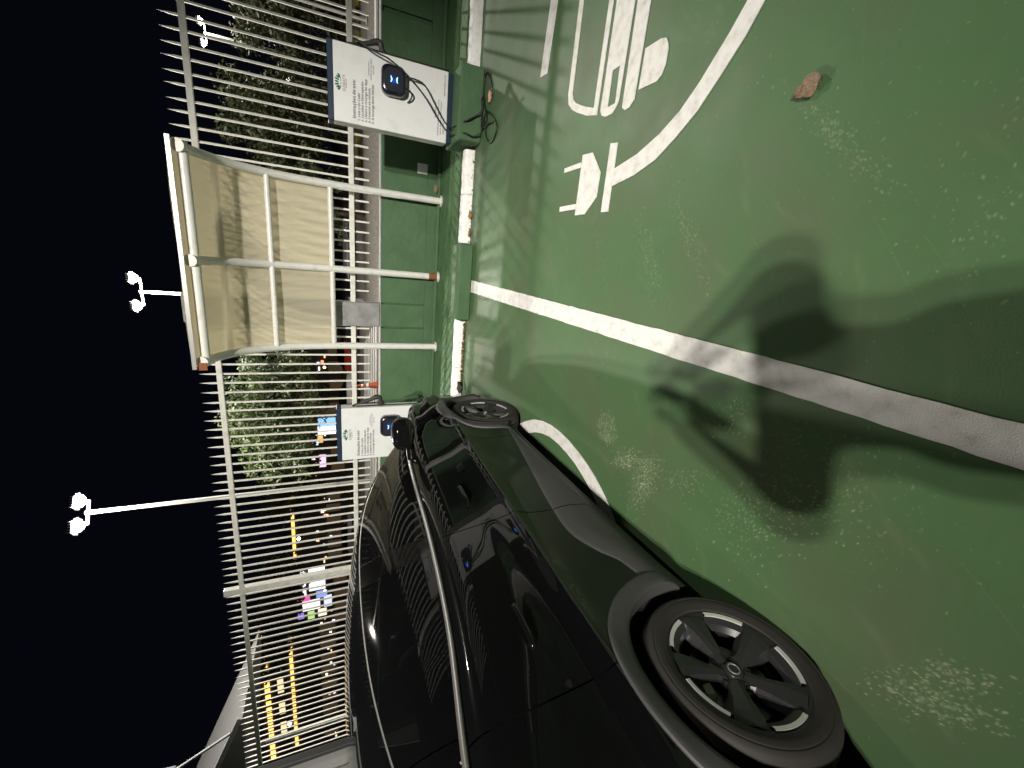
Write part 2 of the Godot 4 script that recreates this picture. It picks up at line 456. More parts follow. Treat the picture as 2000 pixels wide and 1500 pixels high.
func scuffs() -> ImageTexture:
	# pale scuffs and grit worn into the green paint, at the places where the floor shows them; 4 m square, x -1.6..2.4, z -3.6..0.4
	var S := 2048
	var im := Image.create(S, S, false, Image.FORMAT_RGBA8)
	im.fill(Color(0.62, 0.64, 0.5, 0.0))
	var rng := RandomNumberGenerator.new()
	rng.seed = 5
	# broad thin smears of trodden dust, swept one way, and a few dark drips
	for k in 60:
		var c := Vector2(rng.randf_range(-1.4, 2.2), rng.randf_range(-3.4, 0.2))
		var a0 := rng.randfn(2.5, 0.3)
		for q in 5:
			dot(im, c.x + cos(a0) * q * rng.randf_range(0.03, 0.09), c.y + sin(a0) * q * rng.randf_range(0.03, 0.09), rng.randf_range(0.008, 0.02), rng.randf_range(0.06, 0.2), a0, rng.randf_range(2.0, 4.5), Color(0.47, 0.49, 0.38))
	for k in 26:
		dot(im, rng.randf_range(-1.4, 2.2), rng.randf_range(-3.4, 0.2), rng.randf_range(0.004, 0.016), rng.randf_range(0.15, 0.5), rng.randf() * 3.0, rng.randf_range(1.0, 1.6), Color(0.13, 0.17, 0.12))
	# x, z, length along, width, angle, count, strength
	var spots := [
		[-0.95, -2.02, 0.11, 0.09, 0.0, 120, 0.6], [-1.05, -1.80, 0.16, 0.07, 1.0, 130, 0.75], [-1.12, -1.62, 0.22, 0.09, 0.3, 190, 0.7], [-1.0, -1.62, 0.12, 0.06, 0.8, 60, 0.6],
		[-0.95, -1.35, 0.2, 0.1, 1.2, 60, 0.5], [-0.95, -1.0, 0.25, 0.2, 0.4, 160, 0.45], [-0.8, -0.85, 0.22, 0.16, 0.9, 90, 0.5], [-1.13, -0.33, 0.17, 0.07, 0.95, 150, 0.55], [-1.0, -0.3, 0.1, 0.05, 0.9, 50, 0.5],
		[0.15, -1.9, 0.35, 0.08, 2.5, 90, 0.35], [0.25, -1.65, 0.4, 0.07, 2.5, 90, 0.3], [0.55, -1.05, 0.3, 0.05, 2.3, 110, 0.3], [0.2, -2.4, 0.5, 0.05, 2.6, 60, 0.25], [0.05, -3.0, 0.5, 0.1, 2.6, 70, 0.25],
		[-0.55, -1.2, 0.15, 0.1, 0.5, 50, 0.45], [0.5, -0.9, 0.5, 0.3, 0.5, 30, 0.2], [-0.4, -2.2, 0.6, 0.4, 0.5, 60, 0.22], [0.9, -1.6, 0.5, 0.4, 0.0, 40, 0.2], [-0.6, -0.6, 0.3, 0.2, 0.0, 60, 0.3], [0.3, -0.6, 0.4, 0.15, 0.0, 60, 0.3]]
	for s in spots:
		for k in s[5] * 3:
			var p := Vector2(rng.randfn(0.0, 0.45) * s[2], rng.randfn(0.0, 0.45) * s[3]).rotated(s[4])
			dot(im, s[0] + p.x, s[1] + p.y, rng.randf_range(0.0014, 0.0040), s[6] * pow(rng.randf(), 1.6), s[4] + rng.randf_range(-0.5, 0.5), rng.randf_range(1.0, 2.6))
	# ring-shaped tyre rub and long fine scratches
	for k in 200:
		var a := rng.randf() * TAU
		var q := Vector2(cos(a), sin(a)) * (0.085 + rng.randfn(0, 0.016))
		dot(im, -0.93 + q.x, -2.03 + q.y, rng.randf_range(0.0015, 0.0035), rng.randf_range(0.1, 0.5), a + 1.57, 2.0)
	for k in 260:
		var a2 := rng.randf() * TAU
		var q2 := Vector2(cos(a2), sin(a2)) * rng.randf_range(0.05, 0.2)
		dot(im, -0.62 + q2.x, -0.82 + q2.y, rng.randf_range(0.0014, 0.0026), rng.randf_range(0.06, 0.25), a2 + 1.57, 3.0)
	for k in 1500:
		dot(im, rng.randf_range(-1.6, 2.4), rng.randf_range(-3.6, 0.4), rng.randf_range(0.0012, 0.0028), 0.4 * pow(rng.randf(), 2.0), rng.randf() * 3.0, rng.randf_range(1.0, 2.0))
	for k in 70:
		var s0 := Vector2(rng.randf_range(-1.4, 2.2), rng.randf_range(-4.5, -0.2))
		var a3 := rng.randfn(2.55, 0.25)
		var ln := rng.randf_range(0.1, 0.5)
		var al := rng.randf_range(0.03, 0.08)
		for q3 in int(ln / 0.007):
			if rng.randf() < 0.7:
				dot(im, s0.x + cos(a3) * q3 * 0.007, s0.y + sin(a3) * q3 * 0.007, 0.0022, al, a3, 2.5)
	im.generate_mipmaps()
	return ImageTexture.create_from_image(im)

func floor_sheet(b: MB, x0: float, x1: float, z0: float, z1: float, y: float, per := 4.0) -> void:
	var P := [Vector3(x0, y, z0), Vector3(x1, y, z0), Vector3(x1, y, z1), Vector3(x0, y, z1)]
	var U := []
	for p in P:
		U.append(Vector2((p.x + 1.6) / per, (p.z + 3.6) / per))
	b.tri(P[0], P[1], P[2], Vector3.UP, Vector3.UP, Vector3.UP, U[0], U[1], U[2])
	b.tri(P[0], P[2], P[3], Vector3.UP, Vector3.UP, Vector3.UP, U[0], U[2], U[3])

func setting() -> void:
	var gm := mat(1, 1, 1, 0.95)
	gm.albedo_texture = noise_tex(31, 0.02, [[0.0, 0.085, 0.078, 0.068], [0.45, 0.15, 0.138, 0.12], [0.7, 0.20, 0.185, 0.162], [1.0, 0.29, 0.27, 0.24]], 1024, 6)
	gm.normal_enabled = true; gm.normal_texture = bump_tex(32, 0.05, 8.0)
	planar(gm, 0.25)
	var b := MB.new()
	floor_sheet(b, -260, 260, -320, 120, -0.03)
	struct_(b, "ground", gm, "bare gravelly ground around the car park")
	# green painted floor
	var fm := mat(1, 1, 1, 0.52)
	fm.metallic_specular = 0.35
	fm.albedo_texture = noise_tex(33, 0.0022, [[0.0, 0.080, 0.110, 0.060], [0.33, 0.072, 0.122, 0.058], [0.52, 0.065, 0.127, 0.056], [0.75, 0.070, 0.133, 0.060], [1.0, 0.086, 0.136, 0.072]], 2048, 7)
	fm.detail_enabled = true; fm.detail_albedo = scuffs(); fm.detail_blend_mode = BaseMaterial3D.BLEND_MODE_MIX
	fm.roughness_texture = noise_tex(34, 0.01, [[0.0, 0.55, 0.55, 0.55], [1.0, 1.0, 1.0, 1.0]], 1024, 5)
	fm.normal_enabled = true; fm.normal_texture = bump_tex(35, 0.30, 3.0, 2048, 2); fm.normal_scale = 0.07
	b = MB.new()
	floor_sheet(b, -16, 16, -5.33, 24, 0.0)
	struct_(b, "parking_floor", fm, "green painted concrete floor of the charging bays")
	b = MB.new()
	b.box(Vector3(0, -0.02, -6.2), Vector3(32, 0.12, 1.74), 0.0)
	struct_(b, "raised_strip", M.green_strip if M.has("green_strip") else fm_strip(), "raised green strip between kerb and wall")
	# low rib and gutter along the foot of the wall
	b = MB.new()
	b.box(Vector3(0, 0.065, -6.86), Vector3(32, 0.05, 0.05), 0.012)
	struct_(b, "gutter_rib", M.green_wall, "thin green rib along the foot of the wall")
	# kerb stones, hand-painted white, between the green blocks
	var rng := RandomNumberGenerator.new()
	rng.seed = 3
	for s in [[2.18, 4.6], [4.61, 7.2], [0.29, 0.86], [0.865, 1.36], [-1.34, -0.69], [-1.84, -1.345], [-3.9, -2.74], [-5.6, -3.91], [-8.0, -5.61]]:
		b = MB.new()
		var prof := [Vector2(0.0, 0.0), Vector2(0.004, 0.06), Vector2(0.012, 0.098), Vector2(0.04, 0.112), Vector2(0.12, 0.112), Vector2(0.165, 0.105), Vector2(0.17, 0.04)]
		var g := []
		var nst := int((s[1] - s[0]) / 0.06) + 2
		for i in nst:
			var x: float = lerpf(s[0], s[1], float(i) / (nst - 1))
			var row := []
			for q in prof:
				row.append(Vector3(x, q.y + (rng.randfn(0, 0.003) if q.y > 0.05 else 0.0), -5.3 - q.x + rng.randfn(0, 0.0035)))
			g.append(row)
		b.grid(g, Vector3(0, 1, 0.4))
		for e in [0, nst - 1]:
			for q in prof.size() - 2:
				b.flat(g[e][0], g[e][q + 1], g[e][q + 2], Vector3(-1 if e == 0 else 1, 0, 0))
			b.flat(g[e][0], g[e][prof.size() - 1], Vector3(g[e][0].x, 0, -5.47), Vector3(-1 if e == 0 else 1, 0, 0))
		struct_(b, "kerb", M.kerb, "white painted kerb stone")
	# green concrete blocks: two plinths under the boards, one at the end of the bay line
	for q in [[1.39, 2.15, 0.27, -5.10, -5.68, "green concrete plinth under the board with the coiled cable"], [-2.68, -1.86, 0.27, -5.10, -5.68, "green concrete plinth under the board behind the car"], [-0.67, 0.27, 0.17, -5.12, -5.44, "green concrete block at the head of the white bay line"]]:
		b = MB.new()
		b.box(Vector3((q[0] + q[1]) / 2, q[2] / 2, (q[3] + q[4]) / 2), Vector3(q[1] - q[0], q[2], q[3] - q[4]), 0.012)
		tag(part(b, "concrete_block", M.green_wall, self), q[5], "concrete block", "green concrete blocks along the kerb")
	# low wall: a back slab with front panels set proud of it so that the joints are real slots
	var w := thing("low_wall", "low green wall with slotted joints carrying the fence", "wall", Vector3(0, 0, -7.06))
	boxp(w, "core", M.green_wall, Vector3(-4, 0.455, -0.015), Vector3(34, 0.91, 0.13))
	boxp(w, "foot", M.green_wall, Vector3(-4, 0.13, 0.075), Vector3(34, 0.18, 0.05), 0.004)
	var cuts := [-21.0, -14.2, -10.6, -7.4, -5.72, -3.9, -1.075, -0.685, 3.28, 6.6, 13.0]
	for i in cuts.size() - 1:
		var a: float = cuts[i] + (0.03 if cuts[i] > 3.0 else 0.011); var e: float = cuts[i + 1] - (0.03 if cuts[i + 1] > 3.0 else 0.011)
		boxp(w, "panel", M.green_wall, Vector3((a + e) / 2, 0.565, 0.0725), Vector3(e - a, 0.69, 0.045), 0.004)
	boxp(w, "coping", M.kerb_grey if M.has("kerb_grey") else M.grey_conc, Vector3(-4, 0.92, 0.01), Vector3(34, 0.02, 0.19), 0.004)
	# square concrete pillar in the fence line
	b = MB.new()
	b.box(Vector3(0, 1.28, 0), Vector3(0.38, 2.56, 0.2), 0.012)
	var pl := thing("pillar", "plain grey concrete pillar in the fence behind the canopy", "pillar", Vector3(-0.88, 0.931, -7.06))
	part(b, "shaft", M.grey_conc, pl)
	boxp(pl, "cap", M.grey_conc, Vector3(0, 2.575, 0), Vector3(0.4, 0.03, 0.22), 0.006)

func fm_strip() -> StandardMaterial3D:
	var m := mat(1, 1, 1, 0.65)
	m.albedo_texture = noise_tex(41, 0.006, [[0.0, 0.055, 0.095, 0.045], [0.5, 0.062, 0.135, 0.055], [1.0, 0.085, 0.165, 0.075]], 1024, 6)
	m.normal_enabled = true; m.normal_texture = bump_tex(42, 0.06, 5.0); m.normal_scale = 0.4
	return planar(m, 0.4)

func fence() -> void:
	var f := thing("picket_fence", "tall white metal picket fence on the low green wall", "fence", Vector3(0, 0, -7.06))
	# pickets: square bar, tip cut to a slanting point
	var b := MB.new()
	var k := 0.0122
	var y0 := 1.08; var y1 := 3.30; var yt := 3.455
	b.box(Vector3(0, (y0 + y1) / 2, 0), Vector3(2 * k, y1 - y0, 2 * k), 0.002)
	var tip := Vector3(0.0, yt, -k * 0.6)
	var c := [Vector3(-k, y1, -k), Vector3(k, y1, -k), Vector3(k, y1, k), Vector3(-k, y1, k)]
	for i in 4:
		b.flat(c[i], c[(i + 1) % 4], tip, (c[i] + c[(i + 1) % 4]) * Vector3(1, 0, 1))
	var me := b.mesh()
	var rng := RandomNumberGenerator.new()
	rng.seed = 9
	var x := 5.4
	while x > -15.5:
		x -= 0.148
		if (x < -0.65 and x > -1.11) or absf(x + 5.72) < 0.09 or absf(x + 10.6) < 0.09 or absf(x - 3.9) < 0.09:
			continue
		share(me, "picket", M.white, f, Transform3D(Basis(Vector3(0, 0, 1), rng.randfn(0, 0.0022)), Vector3(x + rng.randfn(0, 0.002), rng.randfn(0, 0.004), 0)))
	for s in [[-0.69, 5.4], [-5.66, -1.07], [-10.54, -5.78], [-15.5, -10.66]]:
		for y in [3.19, 1.33]:
			boxp(f, "rail", M.white, Vector3((s[0] + s[1]) / 2, y, 0.036), Vector3(s[1] - s[0], 0.072, 0.04), 0.005)
	for px in [-5.72, -10.6, 3.9]:
		boxp(f, "post", M.white, Vector3(px, 2.19, 0.01), Vector3(0.115, 2.53, 0.1), 0.006)

# ---------------------------------------------------------------- canopy of bent pipes and cloth
func canopy(at: Vector3, label: String) -> void:
	var t := thing("shade_canopy", label, "canopy", at + Vector3(0, 0.04, 0), "bent-pipe canopies along the fence")
	var arc := [Vector2(-6.79, 0.0), Vector2(-6.79, 1.15), Vector2(-6.775, 1.56), Vector2(-6.71, 2.02), Vector2(-6.55, 2.42), Vector2(-6.27, 2.74), Vector2(-5.94, 2.93), Vector2(-5.72, 3.0)]
	var p := []
	for q in arc:
		p.append(Vector3(0, q.y, q.x))
	p = smooth_path(p, 6)
	var xs := [0.94, -0.2, -1.35]
	for i in 3:
		var q2 := []
		for a in p:
			q2.append(a + Vector3(xs[i], 0, 0))
		var b := MB.new()
		b.tube(q2, 0.05, 16)
		var pp := part(b, "post", M.pipe, t)
		b = MB.new()
		b.lathe([Vector2(0.0, 0.012), Vector2(0.085, 0.012), Vector2(0.085, 0.0)], 14, Transform3D(Basis.IDENTITY, Vector3(xs[i], 0.001, -6.79)))
		part(b, "foot_plate", M.pipe, pp)
		if i == 1:
			b = MB.new()
			b.tube([Vector3(xs[i], 0.03, -6.79), Vector3(xs[i], 0.16, -6.79)], 0.0515, 14, false)
			var rs := part(b, "rust_patch", M.rust, pp)
			rs.set_meta("label", "rusted foot of the middle pipe")
		b = MB.new()
		b.tube([Vector3(xs[i], 2.995, -5.75), Vector3(xs[i], 3.01, -5.685)], 0.066, 18)
		part(b, "end_cap", M.pipe, pp)
	for y in [[1.58, -6.774, 0.036], [2.33, -6.585, 0.036], [2.985, -5.76, 0.05]]:
		var b2 := MB.new()
		var xe: float = 0.0 if y[2] < 0.04 else 0.05
		b2.tube([Vector3(xs[0] + xe, y[0], y[1]), Vector3(xs[2] - xe, y[0], y[1])], y[2], 12)
		part(b2, "cross_pipe", M.pipe, t)
	# cloth stretched over the pipes, slightly slack between them
	var cloth := mat(0.43, 0.405, 0.325, 0.85)
	cloth.albedo_texture = noise_tex(51, 0.012, [[0.0, 0.94, 0.93, 0.91], [0.5, 1, 1, 1], [1.0, 1, 1, 0.98]], 512)
	planar(cloth, 1.2)
	cloth.backlight_enabled = true; cloth.backlight = lin(0.72, 0.68, 0.55)
	var g := []
	var first := 12
	for i in range(first, p.size()):
		var a: Vector3 = p[i]
		var d: Vector3 = (p[mini(i + 1, p.size() - 1)] - p[i - 1]).normalized()
		var nn := Vector3(0, d.z, -d.y)
		if nn.z > 0.0:
			nn = -nn
		var row := []
		for j in 29:
			var u := j / 28.0
			var x := lerpf(xs[0] + 0.06, xs[2] - 0.06, u)
			var sag := 0.018 * sin(fmod(u * 2.0, 1.0) * PI)
			row.append(a + Vector3(x, 0, 0) + nn * (0.054 + sag))
		g.append(row)
	# the cloth ends in a flap over the front pipe
	var last: Array = g[g.size() - 1]
	var ext := []
	for q in last:
		ext.append(q + Vector3(0, 0.035, 0.1))
	g.append(ext)
	var b3 := MB.new()
	b3.grid(g, Vector3(0, -0.5, 1))
	part(b3, "cloth", cloth, t)
	b3 = MB.new()
	b3.box(Vector3(-0.205, 3.07, -5.63), Vector3(2.44, 0.045, 0.01), 0.002)
	part(b3, "edge_strip", M.steel, t)
	b3 = MB.new()
	b3.box(Vector3(xs[2] - 0.045, 3.0, -5.66), Vector3(0.09, 0.09, 0.008), 0.002)
	var rp := part(b3, "corner_plate", M.rust, t)
	rp.set_meta("label", "rusty plate at the canopy corner")

# ---------------------------------------------------------------- charger boards
func words(parent: Node, txt: String, at: Vector3, h: float, m: Material, right := false, mid := false, bold := 400) -> void:
	var f := SystemFont.new()
	f.font_names = PackedStringArray(["Droid Sans"]); f.font_weight = bold
	var t := TextMesh.new()
	t.text = txt; t.font = f; t.font_size = 32; t.pixel_size = h / 32.0; t.depth = 0.0016; t.curve_step = 3.0
	t.horizontal_alignment = HORIZONTAL_ALIGNMENT_RIGHT if right else (HORIZONTAL_ALIGNMENT_CENTER if mid else HORIZONTAL_ALIGNMENT_LEFT)
	var o := MeshInstance3D.new()
	o.mesh = t; o.material_override = m; o.name = "lettering"; o.position = at
	parent.add_child(o, true)

func rounded(w: float, h: float, r: float, k := 7) -> PackedVector2Array:
	var out := PackedVector2Array()
	for q in [[w / 2 - r, h / 2 - r, 0.0], [-w / 2 + r, h / 2 - r, PI / 2], [-w / 2 + r, -h / 2 + r, PI], [w / 2 - r, -h / 2 + r, PI * 1.5]]:
		for i in k + 1:
			var a: float = q[2] + PI / 2 * i / k
			out.append(Vector2(q[0] + cos(a) * r, q[1] + sin(a) * r))
	return out

func charger_board(at: Vector3, label: String, right: bool) -> void:
	var t := thing("charger_board", label, "sign board", at, "charger boards")
	boxp(t, "panel", M.board, Vector3(0, 0.675, 0), Vector3(0.74, 1.23, 0.16), 0.006)
	boxp(t, "top_band", M.navy, Vector3(0, 1.32, 0), Vector3(0.746, 0.06, 0.166), 0.006)
	boxp(t, "base_band", M.navy, Vector3(0, 0.03, 0), Vector3(0.72, 0.06, 0.15), 0.004)
	var zf := 0.0808
	words(t, "Instruções de uso:", Vector3(-0.315, 1.085, zf), 0.042, M.dark_ink, false, false, 700)
	var y := 1.037
	for s in ["1. Leia o Qr-Code", "2. Localize o Eletroposto", "3. Libere a recarga no App", "4. Conecte ao veículo", "5. A recarga deve iniciar"]:
		words(t, s, Vector3(-0.33, y, zf), 0.033, M.ink, false, false, 700)
		y -= 0.036
	words(t, "Escaneie com a", Vector3(0.19, 0.935, zf), 0.02, M.ink, false, true)
	words(t, "câmera do seu celular", Vector3(0.19, 0.912, zf), 0.02, M.ink, false, true)
	words(t, "para usar", Vector3(0.19, 0.889, zf), 0.02, M.ink, false, true)
	words(t, "ELEWATTS", Vector3(0.0, 1.185, zf), 0.034, M.ink, false, true)
	words(t, "carregamento", Vector3(0.0, 1.165, zf), 0.014, M.ink, false, true)
	words(t, "@elewattsbrasil", Vector3(-0.045, 0.20, zf), 0.022, M.ink, false, true)
	words(t, "contato@elewattscarregadores.com.br", Vector3(-0.12, 0.165, zf), 0.022, M.ink, false, true)
	words(t, "Suporte técnico: Horário Comercial", Vector3(-0.12, 0.135, zf), 0.022, M.dark_ink, false, true)
	words(t, "0800 055 2071", Vector3(-0.28, 0.10, zf), 0.025, M.dark_ink)
	words(t, "www.elewatts.com.br", Vector3(0.22, 0.10, zf), 0.022, M.ink, false, true)
	# leafy emblem: a fan of green leaves over a curved stem
	var lg := MB.new()
	for k in 7:
		var a := -1.2 + 0.4 * k
		var c := Vector2(sin(a) * 0.062, cos(a) * 0.036)
		var pl := PackedVector2Array()
		for i in 10:
			var q := TAU * i / 10
			pl.append((Vector2(cos(q) * 0.009, sin(q) * (0.024 if k % 2 == 0 else 0.019))).rotated(-a * 0.8) + c)
		lg.slab(pl, 0.0, 0.0014, Transform3D(Basis(Vector3(1, 0, 0), Vector3(0, 0, 1), Vector3(0, 1, 0)), Vector3(0.0, 1.222, 0.0803)))
	part(lg, "emblem", M.logo_green, t)
	lg = MB.new()
	var st := []
	for i in 13:
		var a2 := -1.5 + 3.0 * i / 12
		st.append(Vector3(sin(a2) * 0.075, 1.238 - cos(a2) * 0.022, 0.081))
	lg.tube(st, 0.0022, 5)
	part(lg, "emblem_stem", M.logo_green, t)
	# wall box on the board
	var u := thing("charger_unit", "rounded black charger unit with blue light on the " + ("board with the coiled cable" if right else "board behind the car"), "car charger", at + Vector3(0.115, 0.68, 0.082), "charger units")
	var fr := Basis(Vector3(1, 0, 0), Vector3(0, 0, 1), Vector3(0, 1, 0))
	var b := MB.new()
	var prev := PackedVector2Array(); var pz := 0.0
	var steps := [[0.27, 0.24, 0.0], [0.29, 0.26, 0.012], [0.295, 0.265, 0.06], [0.285, 0.255, 0.082], [0.262, 0.232, 0.094], [0.235, 0.205, 0.098]]
	var rows := []
	for s in steps:
		var row := []
		for q in rounded(s[0], s[1], 0.075):
			row.append(Vector3(q.x, q.y, s[2]))
		row.append(row[0])
		rows.append(row)
	b.grid(rows, Vector3(0, 0, 1))
	b.slab(rounded(0.235, 0.205, 0.07), 0.085, 0.0979, Transform3D(fr, Vector3.ZERO))
	part(b, "case", M.charger, u)
	b = MB.new()
	var rim := rounded(0.225, 0.195, 0.065)
	for i in rim.size():
		var q0 := rim[i]; var q1_ := rim[(i + 1) % rim.size()]
		var zz := Vector3(0, 0, 1)
		b.tri(Vector3(0, 0, 0.0992), Vector3(q0.x, q0.y, 0.0992), Vector3(q1_.x, q1_.y, 0.0992), zz, zz, zz, Vector2(0.5, 0.5), Vector2(0.5, 0.5) + q0 / 0.225, Vector2(0.5, 0.5) + q1_ / 0.225)
		b.quad(Vector3(q0.x, q0.y, 0.0975), Vector3(q1_.x, q1_.y, 0.0975), Vector3(q1_.x, q1_.y, 0.0992), Vector3(q0.x, q0.y, 0.0992), Vector3(q0.x, q0.y, 0))
	part(b, "display_glass", M.blue_face, u)
	for sg in [-1.0, 1.0]:
		var pl2 := PackedVector2Array()
		for i in 9:
			var a3 := -0.75 + 1.5 * i / 8
			pl2.append(Vector2(sin(a3) * 0.042, sg * (0.066 - cos(a3) * 0.044)))
		for i in 9:
			var a4 := 0.75 - 1.5 * i / 8
			pl2.append(Vector2(sin(a4) * 0.042, sg * (0.066 - cos(a4) * 0.044 + 0.004 + 0.007 * cos(a4 * 2.0))))
		b = MB.new()
		b.slab(pl2, 0.0, 0.0012, Transform3D(fr, Vector3(0, 0, 0.0998)))
		part(b, "status_light", M.blue_arc, u)
	var bl := OmniLight3D.new()
	bl.name = "status_glow"
	bl.light_color = Color(0.15, 0.35, 1.0); bl.light_energy = 0.006; bl.light_size = 0.02; bl.omni_range = 3.0; bl.omni_attenuation = 2.0; bl.shadow_enabled = true
	bl.position = Vector3(0, 0, 0.135)
	u.add_child(bl, true)
	if right:
		var q1 := []
		for p in [[2.20, 1.36, -5.42], [2.17, 1.30, -5.37], [2.12, 1.215, -5.34], [2.085, 1.11, -5.32], [2.058, 1.005, -5.31], [1.98, 0.845, -5.315], [1.88, 0.70, -5.33], [1.775, 0.582, -5.345], [1.632, 0.458, -5.36], [1.515, 0.345, -5.36]]:
			q1.append(Vector3(p[0], p[1], p[2]))
		q1.append(Vector3(1.47, 0.29, -5.30)); q1.append(Vector3(1.46, 0.20, -5.085)); q1.append(Vector3(1.44, 0.1, -5.07)); q1.append(Vector3(1.5, 0.016, -5.03))
		for p in [[1.56, -5.0], [1.63, -4.95], [1.66, -4.88], [1.56, -4.677], [1.444, -4.534], [1.355, -4.561], [1.318, -4.697], [1.388, -4.839], [1.486, -4.9], [1.521, -4.817], [1.506, -4.665]]:
			q1.append(Vector3(p[0], 0.016, p[1]))
		for i in q1.size():
			q1[i] -= u.position
		b = MB.new()
		b.tube(smooth_path(q1, 6), 0.0085, 8)
		part(b, "charging_cable", M.cable, u)
		var q2 := []
		for p in [[1.953, 0.815, -5.36], [1.956, 0.72, -5.365], [1.938, 0.63, -5.37], [1.87, 0.56, -5.372], [1.74, 0.47, -5.372], [1.6, 0.36, -5.368], [1.55, 0.30, -5.3], [1.58, 0.20, -5.085], [1.64, 0.1, -5.075], [1.72, 0.02, -5.04], [1.80, 0.03, -5.06], [1.84, 0.03, -5.0], [1.75, 0.03, -4.96], [1.65, 0.03, -4.88], [1.55, 0.03, -4.87], [1.52, 0.03, -4.98], [1.64, 0.03, -5.03], [1.82, 0.02, -5.05], [1.97, 0.014, -5.05], [2.05, 0.014, -5.03], [2.05, 0.014, -4.95], [1.95, 0.014, -4.836], [1.86, 0.014, -4.77]]:
			q2.append(Vector3(p[0], p[1], p[2]) - u.position)
		b = MB.new()
		b.tube(smooth_path(q2, 6), 0.0085, 8)
		part(b, "supply_cable", M.cable, u)
		var q3 := []
		for p in [[1.844, 0.83, -5.36], [1.83, 0.775, -5.36], [1.79, 0.75, -5.365], [1.75, 0.765, -5.385], [1.725, 0.79, -5.41]]:
			q3.append(Vector3(p[0], p[1], p[2]) - u.position)
		b = MB.new()
		b.tube(smooth_path(q3, 6), 0.0085, 8)
		part(b, "lead", M.cable, u)
	# plug parked in a holster on the board's side
	var h := thing("charging_plug", "black plug in its holster on the " + ("board with the coiled cable" if right else "board behind the car"), "charging plug", at + Vector3(0.372, 0.95, 0.0), "charging plugs")
	b = MB.new()
	b.lathe([Vector2(0.0, 0.06), Vector2(0.03, 0.06), Vector2(0.042, 0.05), Vector2(0.042, 0.0)], 18, Transform3D(Basis(Vector3(0, 0, 1), -PI / 2), Vector3(0, -0.16, 0)))
	part(b, "holster", M.black_plastic, h)
	b = MB.new()
	b.tube(smooth_path([Vector3(0.02, -0.15, 0), Vector3(0.10, -0.145, 0), Vector3(0.115, -0.10, 0), Vector3(0.085, -0.03, 0), Vector3(0.06, 0.05, 0), Vector3(0.045, 0.10, 0)], 4), [0.028, 0.03, 0.032, 0.034, 0.036, 0.036, 0.036, 0.035, 0.033, 0.031, 0.029, 0.027, 0.025, 0.024, 0.024, 0.023, 0.022, 0.021, 0.02, 0.018, 0.014], 12)
	part(b, "handle", M.black_plastic, h)
	b = MB.new()
	b.tube(smooth_path([Vector3(0.045, 0.10, 0), Vector3(0.03, 0.17, 0.02), Vector3(0.016, 0.2, 0.04), Vector3(0.014, 0.14, 0.05), Vector3(0.016, -0.2, 0.05), Vector3(0.016, -0.6, 0.05), Vector3(0.02, -0.9, 0.05)], 5), 0.0085, 8)
	part(b, "cable_end", M.cable, h)

# ---------------------------------------------------------------- painted marks
func pv(a: Array) -> PackedVector2Array:
	var o := PackedVector2Array()
	for q in a:
		o.append(Vector2(q[0], q[1]))
	return o

func ribbon(b: MB, l: Array, r: Array) -> void:
	var poly := l.duplicate()
	var rev := r.duplicate()
	rev.reverse()
	poly.append_array(rev)
	b.slab(pv(poly), 0.001, 0.006)

